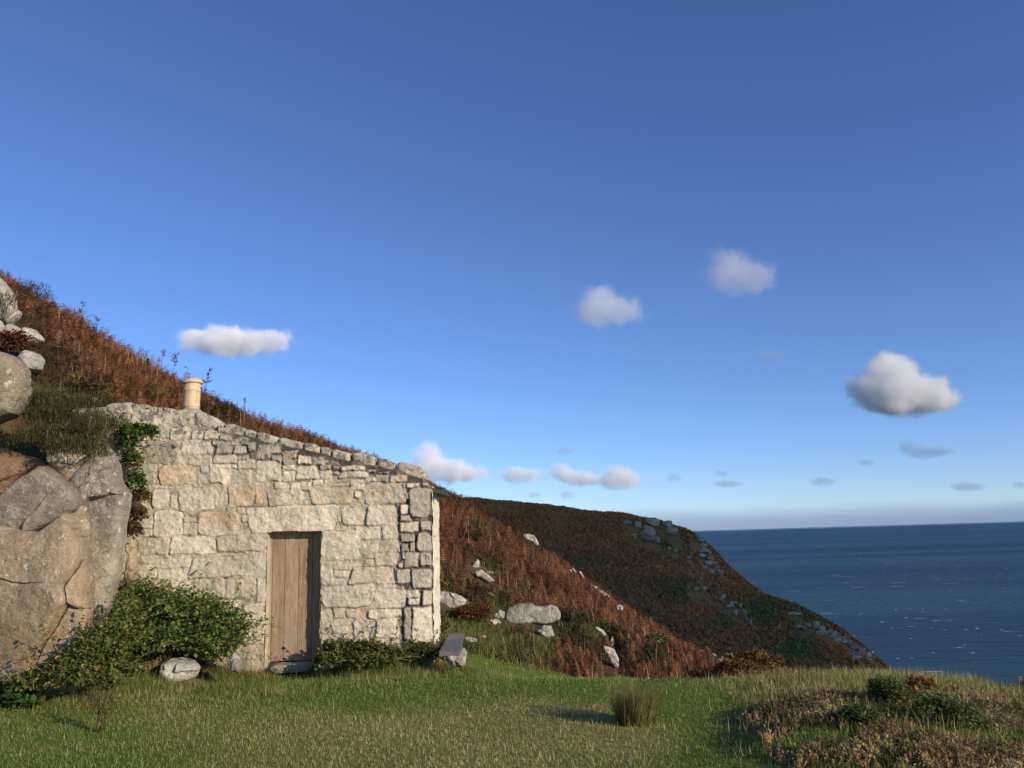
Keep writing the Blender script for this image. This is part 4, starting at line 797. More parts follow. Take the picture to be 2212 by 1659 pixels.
# heather / gorse between
kd = ~keep & ~front_left; dp_ = pts[kd & ~cleared & (RNG.random(len(pts)) < np.clip(.25 + d, 0, 1) * .8 * np.clip(1 - open_, 0, 1))]; n = len(dp_)
hs_ = Soup(); idx4 = RNG.integers(0, 4, n)
gq, dq = zone_amt(dp_); hc = lerp(np.tile(np.array([.10, .06, .035]), (n, 1)), np.array([.06, .075, .025]), np.clip(.5 + fbm(dp_, .9, 3, 4) * 1.2, 0, 1))
for k in range(4):
    m = idx4 == k; hs_.rep(*SPRIGS[k], dp_[m] - np.array([0, 0, .03]), RNG.uniform(0, 6.28, m.sum()), RNG.normal(0, .3, m.sum()), RNG.uniform(.18, .42, m.sum()), jitter(hc[m], .25))
tag(hs_.build('heather', PLANT), 'dark heather and low gorse growing between the bracken and rocks', 'heather', kind='stuff')
# rough grass on the slope
gp = pts[~cleared & (RNG.random(len(pts)) < np.clip(g * .95 + open_ * 1.1, 0, .8))]; gp = np.concatenate([gp + RNG.normal(0, .12, gp.shape) * np.array([1, 1, 0]) for _ in range(14)]); gp[:, 2] = NEAR.z(gp[:, 0], gp[:, 1]); gp = gp[~in_hut(gp)]
n = len(gp); gc = lerp(np.tile(np.array([.105, .145, .034]), (n, 1)), np.array([.27, .23, .09]), np.clip(.4 + .9 * fbm(gp, .8, 3, 13) + .2 * RNG.normal(size=n), 0, 1))
rg = Soup(); rg.rep(BLV, BLF, gp, RNG.uniform(0, 6.28, n), RNG.normal(0, .45, n), np.c_[RNG.uniform(.008, .016, n) * (1 + (gp[:, 1] - 12) / 14), RNG.uniform(.06, .2, n), RNG.uniform(.06, .2, n)], jitter(gc, .25))
tag(rg.build('slope_grass', GRASSM), 'rough green grass on the foot of the hillside beside the hut', 'grass', kind='stuff')

# lawn ---------------------------------------------------------------------------
lp = np.concatenate([scatter(480000, -9, 11, 5.2, 12.3, 420, 1380, 1.25), scatter(110000, -3.5, 3, 10.2, 13.8, 60, 1340)])
lp = lp[is_lawn(lp) & ~in_hut(lp)]
soil = ell(*proj(lp), 1050, 1451, 38, 9) + ell(*proj(lp), 630, 1450, 35, 9)
lp = lp[RNG.random(len(lp)) > soil * .97]; x_, y_ = proj(lp)
HEATHZ = [(1800, 1560, 170, 35), (1900, 1630, 260, 50), (2120, 1560, 120, 35), (2380, 1600, 160, 40), (1760, 1640, 110, 40), (2150, 1640, 150, 40)]
def heath_amt(p):
    x, y = proj(p); h = 0
    for z in HEATHZ: h = np.maximum(h, ell(x, y, *z))
    return np.clip(h * 1.05 + 1.1 * fbm(p, .7, 4, 88) - .22, 0, 1) * sst(1560, 1680, x)
ha = heath_amt(lp); lp = lp[RNG.random(len(lp)) > ha * .55]; n = len(lp); x_, y_ = proj(lp)
dr = np.clip(lawn_dry(lp) + .25 * RNG.normal(size=n), 0, 1)
lcol = lerp(np.tile(np.array([.165, .265, .042]), (n, 1)), np.array([.47, .41, .165]), dr)
rough_ = np.clip(sst(1600, 1900, x_) * .8 + ell(x_, y_, 1880, 1460, 320, 40) * .8 + ell(x_, y_, 300, 1490, 260, 30) * 1.0 + ell(x_, y_, 800, 1440, 200, 12), 0, 1.4)
hgt = RNG.uniform(.014, .034, n) * (1 + 2.0 * rough_ * RNG.random(n)) * (1 + .5 * (RNG.random(n) < .06)); wdt = RNG.uniform(.0028, .0055, n) * (1 + .3 * rough_)
lg = Soup(); lg.rep(BLV, BLF, lp, RNG.uniform(0, 6.28, n), RNG.uniform(-1.5, 1.5, n), np.c_[wdt, hgt * 1.2, hgt], jitter(lcol, .3))
k_ = (RNG.random(n) < .06 * (.25 + dr)); sp_ = lp[k_] + np.array([0, 0, .008]); m_ = len(sp_); h_ = RNG.uniform(.035, .085, m_)
lg.rep(BLV, BLF, sp_, RNG.uniform(0, 6.28, m_), RNG.uniform(-1.5, 1.5, m_), np.c_[RNG.uniform(.002, .004, m_), h_ * .8, h_], jitter(np.tile(np.array([.58, .48, .28]), (m_, 1)), .3))
tag(lg.build('lawn_grass', GRASSM), 'short green and straw-coloured turf in front of the hut', 'grass', kind='stuff')

tg = scatter(70000, -7, .2, 9.3, 12.2, 60, 1380); tg = tg[~in_hut(tg)]; x_, y_ = proj(tg)
amt = ell(x_, y_, 300, 1470, 260, 32) + ell(x_, y_, 560, 1445, 40, 25) + ell(x_, y_, 830, 1440, 190, 24) * 1.3 + ell(x_, y_, 540, 1450, 50, 20) + ell(x_, y_, 980, 1430, 60, 20) + ell(x_, y_, 120, 1500, 120, 25) - ell(x_, y_, 630, 1450, 42, 22)
tg = tg[RNG.random(len(tg)) < np.clip(amt + .3 * fbm(tg, .5, 3, 6), 0, 1)]; n = len(tg)
tcol = lerp(np.tile(np.array([.13, .18, .045]), (n, 1)), np.array([.42, .33, .15]), np.clip(.3 + .9 * fbm(tg, .4, 3, 46) + .25 * RNG.normal(size=n), 0, 1))
tgs = Soup(); hgt = RNG.uniform(.04, .14, n) * (1 + .6 * (RNG.random(n) < .08)); tgs.rep(BLV, BLF, tg, RNG.uniform(0, 6.28, n), RNG.normal(0, .75, n), np.c_[RNG.uniform(.003, .007, n), hgt * 1.2, hgt], jitter(tcol, .25))
tag(tgs.build('wall_foot_grass', GRASSM), 'long mixed green and straw grass along the foot of rock and wall', 'grass', kind='stuff')

# knoll grass, taller and paler
kp = scatter(80000, 1.2, 12, 5.4, 11.0, 500, 1380); kp = kp[is_lawn(kp)]; x_, y_ = proj(kp)
kp = kp[RNG.random(len(kp)) < np.clip(ell(x_, y_, 1900, 1465, 180, 35) + ell(x_, y_, 1780, 1490, 130, 18) * .5 + ell(x_, y_, 2150, 1520, 120, 30) * .7 + ell(x_, y_, 2400, 1560, 250, 40) * .7 + np.clip(.25 + .9 * fbm(kp, .6, 3, 55), 0, .6) * sst(1500, 1700, x_), 0, 1)]; n = len(kp)
kc = lerp(np.tile(np.array([.17, .19, .05]), (n, 1)), np.array([.5, .41, .19]), np.clip(.55 + .8 * fbm(kp, .5, 3, 19) + .2 * RNG.normal(size=n), 0, 1))
kg = Soup(); hgt = RNG.uniform(.05, .17, n); kg.rep(BLV, BLF, kp, RNG.uniform(0, 6.28, n), RNG.normal(0, .65, n), np.c_[RNG.uniform(.004, .008, n), hgt, hgt], jitter(kc, .28))
tag(kg.build('knoll_grass', GRASSM), 'long pale yellow grass on the knoll before the sea', 'grass', kind='stuff')

# heather on the right of the lawn
hp_ = scatter(120000, .8, 12, 5.2, 10.8, 500, 1380, 1.2); hp_ = hp_[RNG.random(len(hp_)) < heath_amt(hp_)]; n = len(hp_)
t = np.clip(.5 + .9 * fbm(hp_, .35, 4, 23) + .2 * RNG.normal(size=n), 0, 1)
hc = lerp(np.tile(np.array([.20, .125, .055]), (n, 1)), np.array([.50, .375, .175]), t); gm_ = RNG.random(n) < np.clip(.2 + fbm(hp_, .6, 3, 29), 0, .6); hc[gm_] = np.array([.085, .1, .03])
hx = Soup(); idx4 = RNG.integers(0, 4, n)
for k in range(4):
    m = idx4 == k; hx.rep(*SPRIGS[k], hp_[m] - np.array([0, 0, .015]), RNG.uniform(0, 6.28, m.sum()), RNG.normal(0, .35, m.sum()), RNG.uniform(.05, .14, m.sum()), jitter(hc[m], .25))
tag(hx.build('faded_heather', DRYM), 'brown faded heather over the hummocks on the right of the lawn', 'heather', kind='stuff')

# bushes ---------------------------------------------------------------------------
def leafy(name, label, cat, blobs, n, leaf, cols, twig_n=10, twig_col=(.16, .11, .06), mat=PLANT, lv=(LFV, LFF), shell=.55, twig_len=.35, group=None, needle=False, sprays=0):
    """a bush with its own stems and foliage; blobs are (centre, radii)"""
    base = np.array([np.mean([b[0][0] for b in blobs]), np.mean([b[0][1] for b in blobs]), min(b[0][2] for b in blobs)])
    root = empty(name, tuple(base)); tag(root, label, cat, group)
    vol = np.array([b[1][0] * b[1][1] + b[1][0] * b[1][2] for b in blobs]); cnt = (n * vol / vol.sum()).astype(int); so = Soup(); tw = Soup()
    for (c, r), k in zip(blobs, cnt):
        dv = RNG.normal(size=(k, 3)); dv /= np.linalg.norm(dv, axis=1)[:, None]; dv[:, 2] = np.where(dv[:, 2] < -.35, -dv[:, 2], dv[:, 2])
        rad = shell + (1.05 - shell) * RNG.random(k) ** .7
        bump = 1 + .62 * fbm(dv * np.array(r) + np.array(c), .22, 4, 3)
        p_ = np.array(c) + dv * np.array(r) * (rad * bump)[:, None]
        m = RNG.choice(len(cols), k, p=[q[1] for q in cols]); cc = np.array([q[0] for q in cols])[m]
        cc = cc * (1 + .6 * fbm(p_, .25, 3, 8))[:, None]
        yaw = np.arctan2(dv[:, 1], dv[:, 0]) - np.pi / 2 + RNG.normal(0, .9, k); sz = RNG.uniform(.6, 1.3, k) * leaf
        if needle: so.rep(BLV, BLF, p_, yaw, RNG.normal(-.4, .6, k), np.c_[sz * .16, sz, sz], jitter(cc, .2))
        else: so.rep(*lv, p_, yaw, RNG.normal(.1, .6, k), sz, jitter(cc, .2))
        for _ in range(max(4, int(twig_n * len(p_) / max(n, 1) * 1.0))):
            d_ = RNG.normal(size=3); d_[2] = abs(d_[2]) + .3; d_ /= np.linalg.norm(d_); s0 = np.array(c) + d_ * np.array(r) * .3; e_ = np.array(c) + d_ * np.array(r) * RNG.uniform(.95, 1.05 + twig_len); mid = (s0 + e_) / 2 + RNG.normal(0, .06, 3); e_ = e_ - np.array([0, 0, .12 * RNG.random()])
            tw.tube([s0, mid, e_], .005, .002, np.array(twig_col) * RNG.uniform(.7, 1.6), 4)
    for _ in range(sprays):
        c, r = random.choice(blobs); d_ = RNG.normal(size=3); d_[2] = abs(d_[2]) * .8; d_[1] -= .4; d_ /= np.linalg.norm(d_); p0 = np.array(c) + d_ * np.array(r) * .7; ln = RNG.uniform(.25, .6)
        tt = np.linspace(0, 1, 6)[:, None]; crv = p0 + d_ * ln * tt + np.array([0, 0, .16]) * tt * ln * 2 - np.array([0, 0, .42]) * tt ** 2 * ln
        tw.tube(crv, .004, .0015, np.array(twig_col) * RNG.uniform(.8, 1.8), 4); m_ = int(ln * 42); t_ = RNG.random(m_); q_ = np.stack([np.interp(t_, tt[:, 0], crv[:, a_]) for a_ in range(3)], -1) + RNG.normal(0, .012, (m_, 3))
        so.rep(*lv, q_, RNG.uniform(0, 6.28, m_), RNG.normal(.1, .6, m_), RNG.uniform(.6, 1.25, m_) * leaf, jitter(np.tile(np.array(cols[1][0]), (m_, 1)), .2))
    child_of(so.build('foliage', mat), root); tag(child_of(tw.build('twig_tangle', DRYM), root), kind='stuff'); return root
def PB(x, y, Y, rx, ry, rz): return (tuple(P(x, y, Y)), (rx, ry, rz))
LG = [((.115, .18, .042), .45), ((.19, .265, .065), .3), ((.06, .095, .03), .17), ((.25, .18, .07), .08)]
leafy('bramble_bush', 'broad dark green bramble bush climbing the wall left of the door', 'bush', [PB(330, 1330, 11.45, .5, .35, .42), PB(390, 1345, 11.4, .5, .35, .45), PB(450, 1350, 11.45, .42, .3, .4), PB(500, 1368, 11.55, .3, .25, .33), PB(290, 1300, 11.5, .22, .25, .3), PB(400, 1395, 11.2, .6, .3, .3), PB(260, 1390, 11.0, .5, .3, .35), PB(470, 1415, 11.45, .3, .25, .24)], 11500, .056, LG, 60, (.2, .14, .085), sprays=80, shell=.3)
def GB(x, y, rx, ry, rz, fld=None):   # a blob standing on the ground where picture point (x, y) meets it
    Y = NEAR.hit(x, y, 5, 40, None) or PZ(x, y)[1]; q = P(x, y, Y); return ((q[0], q[1], float(NEAR.z(q[0], q[1])) + rz * .45), (rx, ry, rz))
leafy('fern_thicket', 'low tangle of ferns and brambles at the foot of the rock face', 'fern', [PB(95, 1462, 9.75, .28, .2, .12), PB(145, 1442, 9.7, .22, .2, .2), PB(192, 1420, 9.7, .2, .2, .3), PB(235, 1395, 9.8, .2, .2, .4), PB(272, 1380, 10.1, .22, .2, .45), PB(240, 1450, 9.9, .4, .25, .2), PB(150, 1472, 9.7, .4, .22, .13), PB(60, 1482, 9.7, .3, .2, .08)], 9500, .05, [((.10, .15, .036), .5), ((.16, .2, .055), .3), ((.28, .21, .085), .2)], 30, (.3, .24, .13), sprays=30, shell=.3)
leafy('wall_weed', 'low green weeds and brambles along the wall right of the door', 'weeds', [PB(735, 1415, 11.6, .3, .25, .18), PB(790, 1412, 11.55, .32, .22, .17), PB(850, 1420, 11.6, .32, .2, .12), PB(910, 1415, 11.65, .28, .2, .13), PB(710, 1430, 11.4, .22, .2, .14), PB(800, 1430, 11.35, .4, .2, .1)], 6500, .05, [((.085, .125, .03), .5), ((.14, .17, .045), .3), ((.26, .2, .08), .2)], 30, (.25, .18, .09), sprays=30)
leafy('hanging_fern', 'bright green ferns and ivy hanging in the gap between rock pillar and hut', 'fern', [PB(300, 935, 11.75, .22, .15, .12), PB(275, 955, 11.6, .16, .15, .2), PB(285, 1000, 11.5, .12, .12, .2), PB(292, 1045, 11.5, .14, .12, .16), PB(325, 935, 11.8, .12, .08, .1)], 2600, .055, [((.085, .16, .032), .55), ((.16, .24, .05), .3), ((.05, .08, .025), .15)], 12, shell=.3, sprays=10)
leafy('dead_fern', 'dead brown fern hanging below the green ferns in the gap by the hut', 'fern', [PB(300, 1075, 11.5, .14, .12, .14), PB(296, 1115, 11.45, .14, .12, .16), PB(288, 1150, 11.4, .1, .12, .14)], 1500, .05, [((.13, .075, .035), .6), ((.07, .05, .03), .25), ((.07, .08, .025), .15)], 10)
HC = [((.095, .09, .032), .4), ((.07, .085, .027), .38), ((.15, .09, .045), .22)]
leafy('heather_mound', 'thick mound of dark heather overhanging the top of the rock outcrop', 'heather', [PB(130, 925, 11.2, .5, .5, .4), PB(70, 955, 10.6, .3, .3, .17), PB(185, 955, 10.8, .33, .35, .28), PB(145, 975, 10.4, .32, .25, .19), PB(208, 980, 10.5, .2, .2, .17), PB(100, 890, 11.8, .5, .4, .3), PB(225, 930, 11.7, .3, .3, .25), PB(190, 890, 12.4, .5, .4, .25)], 34000, .05, HC, 24, (.22, .17, .11), needle=True, shell=.35)
leafy('heather_tuft', 'dark tuft of heather among the pale rocks at the upper left', 'heather', [PB(55, 705, 13.6, .25, .3, .25), PB(85, 780, 13.4, .35, .3, .3), PB(50, 790, 13.2, .3, .25, .16), PB(95, 830, 13, .35, .3, .3), PB(70, 650, 14.6, .3, .3, .3), PB(5, 660, 13.0, .25, .2, .22)], 7000, .05, [((.05, .055, .022), .6), ((.1, .055, .03), .4)], 20, needle=True)
leafy('rusty_fern', 'rust-coloured fern patch between the boulders at the left edge', 'fern', [PB(10, 745, 12.6, .35, .25, .2)], 1200, .06, [((.2, .07, .03), .7), ((.09, .045, .025), .3)], 6)
leafy('dock_plant', 'broad-leaved green dock at the lower left edge', 'weed', [GB(20, 1522, .22, .2, .14), GB(-30, 1520, .22, .2, .16), GB(55, 1530, .15, .12, .08)], 900, .075, [((.045, .10, .025), .7), ((.075, .14, .04), .3)], 5)
GC = [((.12, .16, .045), .5), ((.18, .21, .06), .3), ((.07, .09, .032), .2)]
leafy('gorse_bush', 'small rounded green gorse bush on the knoll, left of two', 'bush', [GB(1922, 1528, .17, .2, .17), GB(1945, 1524, .13, .18, .13)], 3600, .03, GC, 6, shell=.4)
leafy('gorse_bush', 'wider spreading green gorse bush on the knoll, right of two', 'bush', [GB(2025, 1560, .2, .25, .15), GB(2075, 1568, .2, .25, .14), GB(2000, 1565, .15, .2, .09), GB(2110, 1575, .16, .2, .08)], 3800, .03, GC, 8, shell=.4)
leafy('gorse_bush', 'low dark gorse bush in front of the knoll, nearest the heather', 'bush', [GB(1855, 1572, .15, .14, .1)], 1300, .03, GC, 4, shell=.4)
leafy('slope_bush', 'dark green bush in open bracken left of the yellow bracken', 'bush', [(tuple(P(1412, 1412, NEAR.hit(1412, 1415, 12, 40, 17))), (.32, .3, .3))], 1500, .09, GC, 4)
leafy('yellow_bracken', 'yellowish clump of bracken at the right foot of the near slope', 'bracken', [(tuple(P(1630, 1440, 15.5)), (.5, .3, .25)), (tuple(P(1590, 1450, 14.8)), (.4, .3, .18))], 2500, .09, [((.23, .135, .05), .6), ((.15, .095, .04), .4)], 5)
leafy('rust_bracken_clump', 'clump of russet bracken in front of the flat-topped boulder by the hut', 'bracken', [GB(1010, 1350, .3, .25, .25), GB(1035, 1340, .25, .2, .2)], 1800, .06, [((.2, .075, .03), .6), ((.1, .05, .025), .4)], 8)
leafy('orange_bracken_clump', 'small orange bracken clump between the two gorse bushes on the knoll', 'bracken', [GB(1990, 1505, .13, .15, .12), GB(1985, 1520, .1, .1, .08)], 900, .05, [((.33, .16, .05), .7), ((.18, .1, .04), .3)], 4)

# rush tuft
q = PZ(1378, 1568); ru = Soup(); n = 950; a = RNG.uniform(0, 6.28, n); rr = np.sqrt(RNG.random(n)) * .165; pp = np.c_[q[0] + rr * np.cos(a), q[1] + .1 + rr * np.sin(a), np.full(n, q[2])]; pp[:, 2] = NEAR.z(pp[:, 0], pp[:, 1])
hh_ = RNG.uniform(.2, .40, n) * (1 + .3 * (RNG.random(n) < .1)); c_ = lerp(np.tile(np.array([.105, .11, .03]), (n, 1)), np.array([.3, .25, .1]), np.clip(RNG.normal(.55, .32, n), 0, 1))
ru.rep(BLV * np.array([1, .55, 1]), BLF, pp, a - np.pi / 2 + RNG.normal(0, .5, n), -rr * 1.3 + RNG.normal(0, .08, n), np.c_[np.full(n, .006), hh_, hh_], jitter(c_, .2))
tag(ru.build('rush_tuft', GRASSM), 'single tall tuft of straw-tipped rushes standing on the lawn', 'rush')

# dead dock stalk
ds_ = Soup(); root = PZ(205, 1578)
for k in range(7):
    tip = P(205 + 32 * (k / 3.0) - 10 + random.uniform(-8, 8), 1470 + random.uniform(-5, 55), root[1] + random.uniform(.1, .5)); b0 = root + np.array([random.uniform(-.05, .1), random.uniform(-.05, .05), 0])
    mid = (b0 + tip) / 2 + np.array([.02, 0, .03]); ds_.tube([b0, mid, tip], .005, .002, (.09, .055, .035), 5)
    m = 60; t = RNG.random(m) * .5 + .5; pts_ = b0 + (tip - b0) * t[:, None] + RNG.normal(0, .025, (m, 3)); ds_.rep(LFV, LFF, pts_, RNG.uniform(0, 6.28, m), RNG.normal(0, .6, m), np.full(m, .022), jitter(np.tile(np.array([.13, .075, .045]), (m, 1)), .2))
tag(ds_.build('dead_dock', DRYM), 'brown dead dock stalk with seed heads leaning over the grass at left', 'weed')

# far heath cover
n = 150000; fx = RNG.uniform(-20, 125, n); fy = RNG.uniform(70, 236, n); fz = FAR.z(fx, fy); p_ = np.c_[fx, fy, fz]; x_, y_ = proj(p_); k = (x_ > 880) & (x_ < 2050) & (y_ < 1530) & (y_ > 1040); p_ = p_[k]; n = len(p_)
for (cx_, cy_, r_) in FCLEAR:
    k = ~((np.abs(p_[:, 0] - cx_) < r_ * 1.2 + .25) & (p_[:, 1] > cy_ - r_ - 4) & (p_[:, 1] < cy_ + r_ + 1)); p_ = p_[k]
n = len(p_)
fh = Soup(); cl = jitter(far_col(p_) * 1.05, .28); tvs = np.array([(-.5, 0, 0), (.5, .1, 0), (.1, .2, 1), (-.2, -.5, .1), (.3, .5, .2), (-.1, -.1, .9)]); tfs = np.array([(0, 1, 2), (3, 4, 5)])
fh.rep(tvs, tfs, p_ - np.array([0, 0, .1]), RNG.uniform(0, 6.28, n), RNG.normal(0, .4, n), RNG.uniform(.3, .75, n), cl)
tag(fh.build('heath_cover', DRYM), 'dark brown heath covering the far headland', 'heath', kind='stuff')

# wind-bent tree and bushes on the skyline
def sky_plant(x, y, Y, h, label, name, cat, trunk=True):
    b = P(x, y, Y); b[2] = float(NEAR.z(b[0], b[1])); r = empty(name, tuple(b)); tag(r, label, cat)
    s = Soup(); m = 260; c = b + np.array([0, 0, h * .78]); dv = RNG.normal(size=(m, 3)); dv /= np.linalg.norm(dv, axis=1)[:, None]; pp = c + dv * np.array([h * .32, h * .32, h * (.2 if h > .8 else .42)]) * (RNG.uniform(.4, 1.1, (m, 1)) * (1 + .6 * fbm(dv + x, .5, 3, 2))[:, None]) + np.array([0, 0, -h * .3 * (h < .8)]); s.rep(LFV, LFF, pp, RNG.uniform(0, 6.28, m), RNG.normal(0, .6, m), np.full(m, h * .14), jitter(np.tile(np.array([.04, .05, .02]), (m, 1)), .2))
    child_of(s.build('crown', PLANT), r); t = Soup(); t.tube([b - np.array([0, 0, .4]), b + np.array([.03 * h, 0, h * .4]), c], h * .04, h * .02, (.06, .045, .035)); child_of(t.build('trunk', DRYM), r)
sky_plant(1031, 1086, 46, .95, 'tiny lone tree standing on the skyline right of the hut', 'small_tree', 'tree')
sky_plant(1004, 1074, 42, .55, 'small dark bush on the skyline left of the lone tree', 'skyline_bush', 'bush')
sky_plant(985, 1066, 41, .5, 'smallest dark bush on the skyline, nearest the hut', 'skyline_bush', 'bush')

# ------------------------------------------------------------------ clouds
def cloud(label, D, blobs, dens, group=None, soft=.8, nscale=.55, namp=.85, albedo=1.0):
    k = D / F_PX / K; pts = []; blobs = [(x, y, rx * 1.18, ry * 1.18) for x, y, rx, ry in blobs]; cen = np.array([P(x, y, D) for x, y, _, _ in blobs]); o0 = cen.mean(0); rel = cen - o0
    bm = bmesh.new(); R0 = np.mean([min(b[2], b[3]) for b in blobs]) * k
    for c, (x, y, rx, ry) in zip(rel, blobs):
        m = bmesh.ops.create_icosphere(bm, subdivisions=2, radius=1.0, matrix=Matrix.Translation(Vector(c)) @ Matrix.Diagonal((rx * k * 1.15 + R0 * .35, (rx + ry) / 2 * k * 1.15 + R0 * .35, ry * k * 1.15 + R0 * .35, 1)))
    co_ = [v.co.copy() for v in bm.verts]; bm.free(); bm = bmesh.new()
    for c in co_: bm.verts.new(c)
    hl = bmesh.ops.convex_hull(bm, input=bm.verts[:]); bmesh.ops.delete(bm, geom=[v for v in bm.verts if not v.link_faces], context='VERTS')
    me = bpy.data.meshes.new('cloud'); bm.to_mesh(me); bm.free(); o = bpy.data.objects.new('cloud', me); COL.objects.link(o); o.location = o0
    m = NT('cloud_vapour'); tc_ = m.obj(); R = np.mean([min(b[2], b[3]) for b in blobs]) * k
    n1 = m.n('ShaderNodeTexNoise'); n1.inputs['Scale'].default_value = 1 / (R * nscale * 2); n1.inputs['Detail'].default_value = 8; n1.inputs['Roughness'].default_value = .7; m.l(tc_, n1.inputs['Vector'])
    wz = m.n('ShaderNodeTexNoise'); wz.inputs['Scale'].default_value = 1 / (R * 1.3); wz.inputs['Detail'].default_value = 7; wz.inputs['Roughness'].default_value = .62; m.l(tc_, wz.inputs['Vector'])
    w1 = m.n('ShaderNodeVectorMath', operation='SUBTRACT'); m.l(wz.outputs['Color'], w1.inputs[0]); w1.inputs[1].default_value = (.5, .5, .5)
    w2 = m.n('ShaderNodeVectorMath', operation='SCALE'); m.l(w1.outputs[0], w2.inputs[0]); w2.inputs['Scale'].default_value = R * 1.9
    w3 = m.n('ShaderNodeVectorMath', operation='ADD'); m.l(tc_, w3.inputs[0]); m.l(w2.outputs[0], w3.inputs[1]); tcw = w3.outputs[0]
    acc = None
    for c, (x, y, rx, ry) in zip(rel, blobs):
        a = m.n('ShaderNodeVectorMath', operation='SUBTRACT'); m.l(tcw, a.inputs[0]); a.inputs[1].default_value = tuple(c)
        b = m.n('ShaderNodeVectorMath', operation='DIVIDE'); m.l(a.outputs[0], b.inputs[0]); b.inputs[1].default_value = (rx * k, (rx + ry) / 2 * k, ry * k)
        l_ = m.n('ShaderNodeVectorMath', operation='LENGTH'); m.l(b.outputs[0], l_.inputs[0]); v = m.math('EXPONENT', m.math('MULTIPLY', m.math('MULTIPLY', l_.outputs['Value'], l_.outputs['Value']), -1.5))
        acc = v if acc is None else m.math('ADD', acc, v)
    v = m.math('ADD', m.math('SUBTRACT', acc, .27), m.math('MULTIPLY', m.math('SUBTRACT', n1.outputs['Fac'], .5), namp * 1.7))
    mr = m.n('ShaderNodeMapRange', interpolation_type='SMOOTHSTEP'); m.l(v, mr.inputs['Value']); mr.inputs['From Min'].default_value = 0; mr.inputs['From Max'].default_value = soft; mr.inputs['To Max'].default_value = dens / R
    pv_ = m.n('ShaderNodeVolumePrincipled'); pv_.inputs['Color'].default_value = (albedo, albedo, albedo, 1) if albedo > .9 else (.55, .66, .84, 1); pv_.inputs['Anisotropy'].default_value = -.6 if dens > 3 else -.4; m.l(mr.outputs[0], pv_.inputs['Density']); m.l(pv_.outputs[0], m.out.inputs['Volume'])
    me.materials.append(m.m); tag(o, label, 'cloud', group); return o
cloud('flat white cloud floating above the chimney pot', 1500, [(430, 738, 55, 26), (490, 735, 60, 32), (545, 742, 55, 26), (600, 733, 34, 24)], 1.2)
cloud('soft rounded cloud in mid sky, lower left of a pair', 1700, [(1285, 665, 60, 42), (1300, 650, 36, 34), (1350, 672, 60, 26)], .55, soft=.9)
cloud('soft ragged cloud in mid sky, upper right of a pair', 1800, [(1565, 575, 55, 45), (1600, 595, 60, 40), (1640, 600, 45, 30)], .42, soft=.9)
cloud('brightest white heaped cloud above the sea at right', 1900, [(1925, 825, 60, 56), (1920, 790, 36, 34), (1890, 845, 55, 40), (1960, 855, 70, 36), (2015, 850, 45, 32), (2045, 868, 36, 20)], 3.05, namp=.75)
cloud('white heaped cloud right above the end of the hut', 2600, [(925, 975, 30, 30), (955, 1012, 56, 26), (1010, 1025, 52, 19), (905, 1012, 26, 22)], 1.3)
cloud('grey oblong cloud low on the horizon, second from the hut', 2600, [(1108, 1023, 34, 18), (1145, 1028, 42, 16)], .7)
cloud('grey wispy cloud low on the horizon, third from the hut', 2600, [(1210, 1013, 24, 18), (1240, 1030, 40, 14), (1275, 1038, 36, 12)], .8, soft=.7)
cloud('grey white cloud low on the horizon, fourth from the hut', 2600, [(1325, 1025, 28, 22), (1350, 1028, 32, 20), (1340, 1042, 55, 14)], .75)
cloud('slanting grey wisp below the bright heaped cloud', 2400, [(1960, 962, 24, 18), (1995, 978, 42, 14), (2040, 976, 32, 9)], .36, soft=.9, albedo=.8)
for (x, y, rx, ry, lb) in ((1778, 1039, 34, 11, 'small grey cloud over the sea, left of the lowest pair'), (2090, 1050, 44, 11, 'small grey cloud low over the sea, second from the right edge'), (2204, 1046, 20, 9, 'small grey cloud touching the right edge of the view'), (1572, 1044, 38, 8, 'flat faint cloud right of the row on the horizon'), (1457, 1031, 20, 11, 'small slanting grey cloud right of the row on the horizon'), (1558, 1021, 18, 8, 'tiny grey cloud just above the flat faint cloud'), (1226, 1067, 22, 9, 'small grey puff below the row of clouds, right of two'), (1155, 1068, 20, 7, 'small faint puff below the row of clouds, left of two'), (1660, 767, 50, 16, 'faint greyish smear of cloud left of the bright heaped cloud'), (1222, 972, 26, 10, 'faint grey wisp above the row of clouds'), (1872, 998, 22, 7, 'tiny faint wisp over the sea below the bright heaped cloud')):
    cloud(lb, 2800, [(x - rx * .3, y, rx * .7, ry), (x + rx * .35, y + ry * .2, rx * .65, ry * .8)], .24, soft=.9, albedo=.75)

